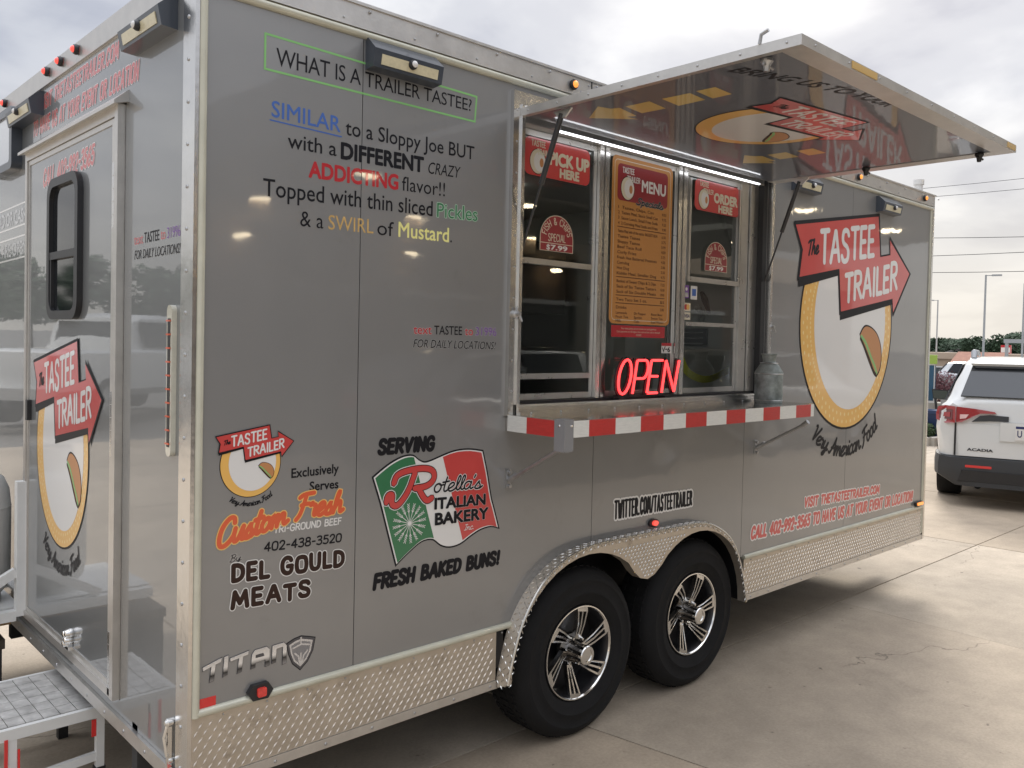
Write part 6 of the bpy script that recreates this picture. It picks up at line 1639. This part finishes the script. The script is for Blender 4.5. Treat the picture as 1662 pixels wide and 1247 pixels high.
# ================================================================ SURROUNDINGS
# kerbed island with shrubs, vacuum machine and post
m = MB(); m.box((15.0, 3.72, -.05), (24.0, 9.0, .13)); kerb = m
k_ = MB()
def kerb_run(a, b_):
    k_.bar((a[0], a[1], .04), (b_[0], b_[1], .04), .16, .22)
kp = [(15.05, 3.68), (24.5, 2.2)]
kerb_run(kp[0], kp[1]); kerb_run((15.05, 3.68), (15.3, 9.5)); kerb_run((24.5, 2.2), (26.5, 9.5))
struct('kerb', k_, KERB, bevel=.015)
m = MB(); m.flat = True; m.poly(FR((0, 0, 0), (1, 0, 0), (0, 1, 0)), [(15.1, 3.74), (24.5, 2.27), (26.5, 9.4), (15.35, 9.4)], .075)
struct('mulch_bed', m, mat('mulch', (.10, .075, .06), .95, var=.5, vscale=12, bump=.03, bscale=30))
def leaves(bm_, c, r, n, size, rnd, flat=1.0, shell=.55):
    for _ in range(n):
        while True:
            v = Vector((rnd.uniform(-1, 1), rnd.uniform(-1, 1), rnd.uniform(-1, 1)))
            if shell < v.length < 1: break
        p = Vector(c) + Vector((v.x*r[0], v.y*r[1], v.z*r[2]))
        a = Vector((rnd.uniform(-1, 1), rnd.uniform(-1, 1), rnd.uniform(-1, 1))).normalized(); b_ = a.orthogonal().normalized()
        s_ = size*rnd.uniform(.6, 1.3)
        q = [bm_.verts.new(p + a*s_), bm_.verts.new(p + b_*s_*.5), bm_.verts.new(p - a*s_*.8), bm_.verts.new(p - b_*s_*.5)]
        bm_.faces.new(q)
LEAFR = mat('burgundy_leaves', (.12, .028, .035), .6, var=.5, vscale=3.0)
LEAFG = mat('green_leaves', (.055, .10, .03), .6, var=.45, vscale=3.0)
LEAFD = mat('far_tree_leaves', (.050, .085, .045), .7, var=.45, vscale=.35)
BARK = mat('bark', (.10, .08, .065), .9, var=.3, vscale=4)
rnd = random.Random(5)
hn = 0
for i in range(9):
    f = i/8
    x, y = 24.9 + f*3.0, 8.3 - f*7.6
    t = thing('barberry_shrub', ('first','second','third','fourth','fifth','sixth','seventh','eighth','ninth')[i] + ' burgundy shrub from the left in the hedge row by the parking lot', 'shrub', (x, y, ground_z(x)), group='burgundy shrubs in the hedge row')
    mb = MB(); mb.flat = True
    for k in range(9): leaves(mb.bm, (rnd.uniform(-.35, .35), rnd.uniform(-.35, .35), .62+rnd.uniform(-.15, .28)), (.36, .36, .34), 260, .035, rnd)
    leaves(mb.bm, (0, 0, .55), (.62, .62, .6), 900, .04, rnd, shell=.2)
    link('foliage', mb.mesh('foliage', LEAFR), t, world=False)
    mb = MB()
    for k in range(5): mb.tube([(0, 0, 0), (rnd.uniform(-.3, .3), rnd.uniform(-.3, .3), .8)], [.02, .008], 5)
    link('stem', mb.mesh('stem', BARK), t, world=False)
for i, (x, y, s_) in enumerate(((15.9, 4.3, .32), (16.3, 4.9, .36), (17.6, 4.6, .40), (15.6, 4.05, .25))):
    t = thing('green_shrub', ('low green shrub between the blue bin and the kerb', 'green shrub on the mulch bed behind the blue bin', 'larger green shrub on the mulch bed beside the vacuum machine', 'smallest green shrub at the kerb corner')[i], 'shrub', (x, y, .07), group='low green shrubs on the mulch bed')
    mb = MB(); mb.flat = True; leaves(mb.bm, (0, 0, s_*.6), (s_, s_, s_*.7), 900, .035, rnd, shell=.3); link('foliage', mb.mesh('foliage', LEAFG), t, world=False)
    mb = MB(); mb.tube([(0, 0, 0), (0, 0, s_*.6)], .015, 5); link('stem', mb.mesh('stem', BARK), t, world=False)
t = thing('vacuum_machine', 'white and blue car vacuum with lime green top behind the trailer', 'vacuum machine', (16.75, 4.50, .075), math.radians(20))
VB = mat('petrol_blue_panel', (.015, .08, .15), .3, 0, .6); VG = mat('lime_green_panel', (.32, .46, .08), .4)
m = MB(); m.box((-.20, -.32, 0), (.20, .32, .62)); link('cabinet_base', m.mesh('cabinet_base', KERB, bevel=.01), t, world=False)
m = MB(); m.box((-.15, -.20, .62), (.15, .34, 1.40)); link('cabinet', m.mesh('cabinet', V_WHITE, bevel=.03), t, world=False)
m = MB(); m.box((-.162, -.18, .66), (-.150, .14, 1.37)); m.box((-.12, -.212, .66), (.12, -.200, 1.37)); link('blue_panel', m.mesh('blue_panel', VB, bevel=.004), t, world=False)
m = MB(); m.box((-.18, -.23, 1.40), (.18, .38, 1.58)); link('canopy_top', m.mesh('canopy_top', VG, bevel=.01), t, world=False)
m = MB(); m.tube([(-.26, -.2, .9), (-.34, -.25, .5), (-.30, -.1, .15), (-.25, .1, .45), (-.22, .15, 1.0)], .025, 8); link('hose', m.mesh('hose', BLACK, smooth=True), t, world=False)
t = thing('marker_post', 'grey and maroon steel post at the kerb beside the SUV', 'post', (15.18, 3.50, 0))
m = MB(); m.box((-.055, -.055, 0), (.055, .055, .48)); link('post_base', m.mesh('post_base', mat('maroon_paint', (.13, .03, .035), .6), bevel=.01), t, world=False)
m = MB(); m.box((-.05, -.05, .48), (.05, .05, 1.02)); link('post_shaft', m.mesh('post_shaft', GREYP, bevel=.01), t, world=False)
t = thing('trash_bin', 'dark blue bin on the mulch bed behind the trailer corner', 'bin', (15.95, 3.98, .08))
m = MB(); m.hexa([(-.18, -.18, 0), (.18, -.18, 0), (.18, .18, 0), (-.18, .18, 0), (-.23, -.23, .46), (.23, -.23, .46), (.23, .23, .46), (-.23, .23, .46)]); link('bin_body', m.mesh('bin_body', mat('navy_plastic', (.015, .035, .10), .5), bevel=.01), t, world=False)
m = MB(); m.box((-.25, -.25, .461), (.25, .25, .52)); link('bin_lid', m.mesh('bin_lid', mat('navy_plastic', (.015, .035, .10), .5), bevel=.02), t, world=False)

# street lights
def lamp_post(x, y, ztop, label, rz):
    z0 = ground_z(x)
    t = thing('street_lamp', label, 'street lamp', (x, y, z0), rz, 'tall grey lamp posts of the far parking lot')
    H = ztop - z0
    m = MB(); m.tube([(0, 0, 0), (0, 0, .7)], .25, 12); link('pole_base', m.mesh('pole_base', KERB), t, world=False)
    m = MB(); m.tube([(0, 0, .7), (0, 0, H)], [.10, .07], 10); m.bar((0, 0, H-.05), (.75, 0, H-.05), .06, .06); link('pole', m.mesh('pole', mat('pole_grey', (.42, .43, .43), .5)), t, world=False)
    m = MB(); m.box((.40, -.14, H-.10), (1.10, .14, H+.02)); link('lamp_head', m.mesh('lamp_head', mat('pole_grey', (.42, .43, .43), .5), bevel=.03), t, world=False)
lamp_post(70.2, 21.3, 7.65, 'grey lamp post above the roof of the white SUV', math.radians(-73))
lamp_post(75.7, 20.2, 7.30, 'grey lamp post at the right edge of the view', math.radians(-73))
lamp_post(101.6, 36.9, 7.55, 'grey lamp post close to the front corner of the trailer', math.radians(107))
# far shop row
t = thing('shop_building', 'long low tan shop building with terracotta awning in the distance', 'building', (100, 35, ground_z(100)))
m = MB(); m.box((0, -40, 0), (14, 18, 3.9)); link('wall', m.mesh('wall', mat('tan_stucco', (.46, .36, .27), .9, var=.08, vscale=.3)), t, world=False)
m = MB(); m.box((-.25, -40.2, 3.9), (14.2, 18.2, 4.6)); link('roof_parapet', m.mesh('roof_parapet', mat('tan_parapet', (.52, .41, .31), .85)), t, world=False)
m = MB()
m.hexa([(-3.0, -6.2, 3.2), (-3.0, -1.2, 3.2), (-.26, -1.2, 3.2), (-.26, -6.2, 3.2), (-3.0, -6.2, 3.35), (-3.0, -1.2, 3.35), (-.26, -1.2, 4.75), (-.26, -6.2, 4.75)]); link('awning_roof', m.mesh('awning_roof', mat('terracotta_roof', (.34, .17, .12), .85, var=.2, vscale=2)), t, world=False)
wg = mat('shop_glass', (.06, .07, .08), .1, 0, .5)
for k in range(16):
    m = MB(); y0 = -38 + 3.5*k; m.box((-.06, y0, .5), (-.005, y0+2.4, 2.9)); w_ = link('window', m.mesh('window', wg), t, world=False)
    m = MB(); m.box((-.10, y0-.08, 2.9), (-.005, y0+2.48, 3.05)); link('window_frame', m.mesh('window_frame', V_WHITE), w_, world=False)
# house roofs between the trees
for (x, y, w, lb, wm) in ((178, 61.5, 9, 'small white house among the far trees', V_WHITE), (176, 57.6, 8, 'low pale house below the far trees', mat('beige_siding', (.5, .46, .38), .8))):
    z0 = ground_z(x)
    t = thing('house', lb, 'house', (x, y, z0))
    h_ = 5.6 if w == 9 else 4.3
    m = MB(); m.box((0, -w/2, 0), (7, w/2, h_)); link('wall', m.mesh('wall', wm), t, world=False)
    m = MB(); m.prism(FR((-.3, 0, 0), (0, 1, 0), (0, 0, 1)), [(-w/2-.4, h_), (w/2+.4, h_), (0, h_+1.6)], 0, 7.6); link('roof', m.mesh('roof', mat('grey_shingle', (.26, .25, .24), .9)), t, world=False)
    for k in range(2): m = MB(); m.box((-.05, -w/4+w/2*k-.6, h_-2.2), (-.005, -w/4+w/2*k+.6, h_-.9)); link('window', m.mesh('window', wg), t, world=False)
t = thing('pole_sign', 'red and white pole sign in front of the far trees', 'sign', (113.5, 33.2, ground_z(113.5)))
m = MB(); m.box((-.12, -.12, 0), (.12, .12, 4.6)); link('sign_pole', m.mesh('sign_pole', WHITEP), t, world=False)
m = MB(); m.box((-.2, -.55, 4.9), (.2, .55, 6.2)); link('sign_board', m.mesh('sign_board', V_CRED), t, world=False)
m = MB(); m.box((-.23, -.5, 5.3), (-.2, .5, 5.9)); link('sign_face', m.mesh('sign_face', V_WHITE), t, world=False)
t = thing('white_gantry', 'pale metal frame beside the far lamp post at the picture edge', 'gantry', (72, 18.6, ground_z(72)))
m = MB()
for y in (-1.0, 1.6): m.box((-.10, y-.10, 0), (.10, y+.10, 4.2))
m.box((-.12, -1.2, 4.2), (.12, 1.8, 4.5)); link('frame', m.mesh('frame', mat('pole_grey', (.42, .43, .43), .5)), t, world=False)
# trees
def tree(x, y, h, w, label, seed, n=2600, leaf=.34, mtl=LEAFD, group='far trees behind the shops'):
    z0 = ground_z(x); r = random.Random(seed)
    t = thing('tree', label, 'tree', (x, y, z0), r.uniform(0, 6), group)
    m = MB(); m.tube([(0, 0, 0), (.1, 0, h*.3), (0, .1, h*.7)], [w*.05, w*.035, w*.012], 7)
    for k in range(5):
        a = 2*PI*k/5; m.tube([(0, 0, h*(.28+.06*k)), (w*.28*math.cos(a), w*.28*math.sin(a), h*(.50+.07*k))], [w*.02, w*.006], 5)
    link('trunk', m.mesh('trunk', BARK), t, world=False)
    mb = MB(); mb.flat = True
    for k in range(15):
        a = r.uniform(0, 2*PI); d = w*.38*math.sqrt(r.random()); cz = h*r.uniform(.34, .86)
        s_ = w*r.uniform(.15, .24)*(1.15 - .35*cz/h)
        leaves(mb.bm, (d*math.cos(a), d*math.sin(a), cz), (s_, s_, s_*.78), n//15, leaf, r, shell=.35)
    link('crown', mb.mesh('crown', mtl), t, world=False)
rt_ = random.Random(11)
ORD = ['first', 'second', 'third', 'fourth', 'fifth', 'sixth', 'seventh', 'eighth', 'ninth', 'tenth', 'eleventh', 'twelfth', 'thirteenth', 'fourteenth', 'fifteenth', 'sixteenth']
for k in range(16):
    az = math.radians(67.3 + .62*k + rt_.uniform(-.12, .12)); D = rt_.uniform(185, 215)
    x, y = -1.04 + D*math.sin(az), -2.56 + D*math.cos(az)
    hh = (10.2, 9.6, 10.0, 9.3, 10.6, 9.2, 10.3, 9.8)[k % 8] + (1.0 if k > 9 else 0)
    tree(x, y, hh, 10.5, ORD[k] + ' tree from the left in the distant tree line behind the shops', 100+k, 4200, .36)
# power lines
for k, (a, b_) in enumerate((((60, 21.47, 13.05), (60, 15.81, 12.99)), ((60, 21.45, 12.41), (60, 15.79, 12.32)), ((60, 21.36, 9.56), (60, 15.68, 9.23)), ((60, 21.32, 8.32), (60, 15.65, 8.24)), ((60, 21.28, 7.17), (60, 15.61, 7.01)))):
    a, b_ = Vector(a), Vector(b_); d = (b_-a)/(b_-a).length
    p0, p1 = a - d*26.5, b_ + d*26.5
    pts = [p0.lerp(p1, q/12) - Vector((0, 0, .9*(1-((q/12-.5)*2)**2) - .82)) for q in range(13)]
    m = MB(); m.tube(pts, .016 if k < 2 else .020, 5); o = link('power_line', m.mesh('power_line', BLACK))
    tag(o, ('thin wire, topmost of the power lines in the sky', 'thin wire just below the topmost power line', 'middle one of the five power lines', 'second wire from the bottom of the power lines', 'lowest of the five power lines above the lamp posts')[k], 'power line')
for y, lb in ((48.2, 'wooden utility pole hidden behind the trailer that carries the wires'), (-10.9, 'wooden utility pole right of the view that carries the wires')):
    z0 = ground_z(60); t = thing('utility_pole', lb, 'utility pole', (60, y, z0))
    m = MB(); m.tube([(0, 0, 0), (0, 0, 14.8)], [.17, .12], 10); link('pole', m.mesh('pole', BARK), t, world=False)
    for zz in (13.0, 12.4, 9.4, 8.3, 7.1): m = MB(); m.box((-.9, -.07, zz-z0-.12), (.9, .07, zz-z0)); link('crossarm', m.mesh('crossarm', BARK), t, world=False)

# what stands behind the camera and mirrors in the glossy paint
t = thing('store_building', 'brown brick store behind the camera, mirrored in the trailer side', 'building', (17, -13, 0))
m = MB(); m.box((-12, -8, 0), (14, 0, 3.9)); link('wall', m.mesh('wall', mat('brown_brick', (.16, .12, .10), .85, var=.2, vscale=3)), t, world=False)
m = MB(); m.box((-12.3, -8.3, 3.9), (14.3, .3, 4.7)); link('roof_parapet', m.mesh('roof_parapet', mat('tan_parapet', (.52, .41, .31), .85)), t, world=False)
for k in range(7):
    m = MB(); x0 = -10.5 + 3.4*k; m.box((x0, .005, .6), (x0+2.2, .06, 2.7)); w_ = link('window', m.mesh('window', wg), t, world=False)
    m = MB(); m.box((x0-.08, .005, 2.7), (x0+2.28, .10, 2.82)); link('window_frame', m.mesh('window_frame', V_GREY), w_, world=False)
t = thing('fuel_canopy', 'flat fuel station canopy with round lamps behind the camera', 'canopy', (10, -9.5, 0))
m = MB(); m.box((-5.6, -4.8, 4.3), (10, 5.9, 5.2)); link('canopy_roof', m.mesh('canopy_roof', mat('canopy_soffit', (.16, .16, .16), .5)), t, world=False)
for x in (-2.6, 6.5):
    for y in (-2.6, 2.6): m = MB(); m.box((x-.2, y-.2, 0), (x+.2, y+.2, 4.3)); link('column', m.mesh('column', GREYP), t, world=False)
WARM = mat('warm_lamp', (1, .9, .7), .3, emit=(1.0, .82, .55), estr=11)
for i in range(4):
    for j in range(3):
        m = MB(); m.lathe([(.20, 0), (.18, .03), (0, .035)], (-3.6 + 3.6*i, -3.2 + 3.6*j, 4.299), (0, 0, -1), 16); link('canopy_lamp', m.mesh('canopy_lamp', WARM, smooth=True), t, world=False)
for k, x in enumerate((6.0, 9.9, 14.4)):
    t = thing('wall_lamp', ('round wall lamp at the left end of the brick store', 'round wall lamp in the middle of the brick store', 'round wall lamp at the right end of the brick store')[k], 'lamp', (x, -12.68, 3.55), group='wall lamps of the brick store')
    m = MB(); m.lathe([(.16, 0), (.16, .10), (.10, .16), (0, .18)], (0, 0, 0), (0, 1, 0), 16); link('lamp_globe', m.mesh('lamp_globe', WARM, smooth=True), t, world=False); t.scale = (1.1, 1, .35)
for k in range(10):
    az_ = math.radians(-6.5 - 2.3*k); D_ = 72 + 4*(k % 3)
    tree(1.04 + D_*math.sin(az_), -2.56 + D_*math.cos(az_), 7.6 + .8*(k % 3), 5.2, ORD[k] + ' tree of the row mirrored in the rear wall', 300+k, 1500, .30, LEAFD, 'trees beyond the lot behind the trailer')

for o in list(bpy.data.objects):
    if o.type == 'MESH' and o.parent is not None and 'kind' not in o.keys() and o.name.split('.')[0] in (
        'corner_post', 'side_panel', 'bottom_rail', 'window_jamb', 'roof_rail_joint', 'wall_frame', 'gas_rack', 'step_leg', 'rubber_foot', 'reflector', 'window_gasket',
        'window_head', 'upper_sash_stile', 'meeting_rail', 'blue_panel', 'frame', 'notice_print', 'sign_stand', 'cooking_range', 'corner_bracket'):
        explode(o)
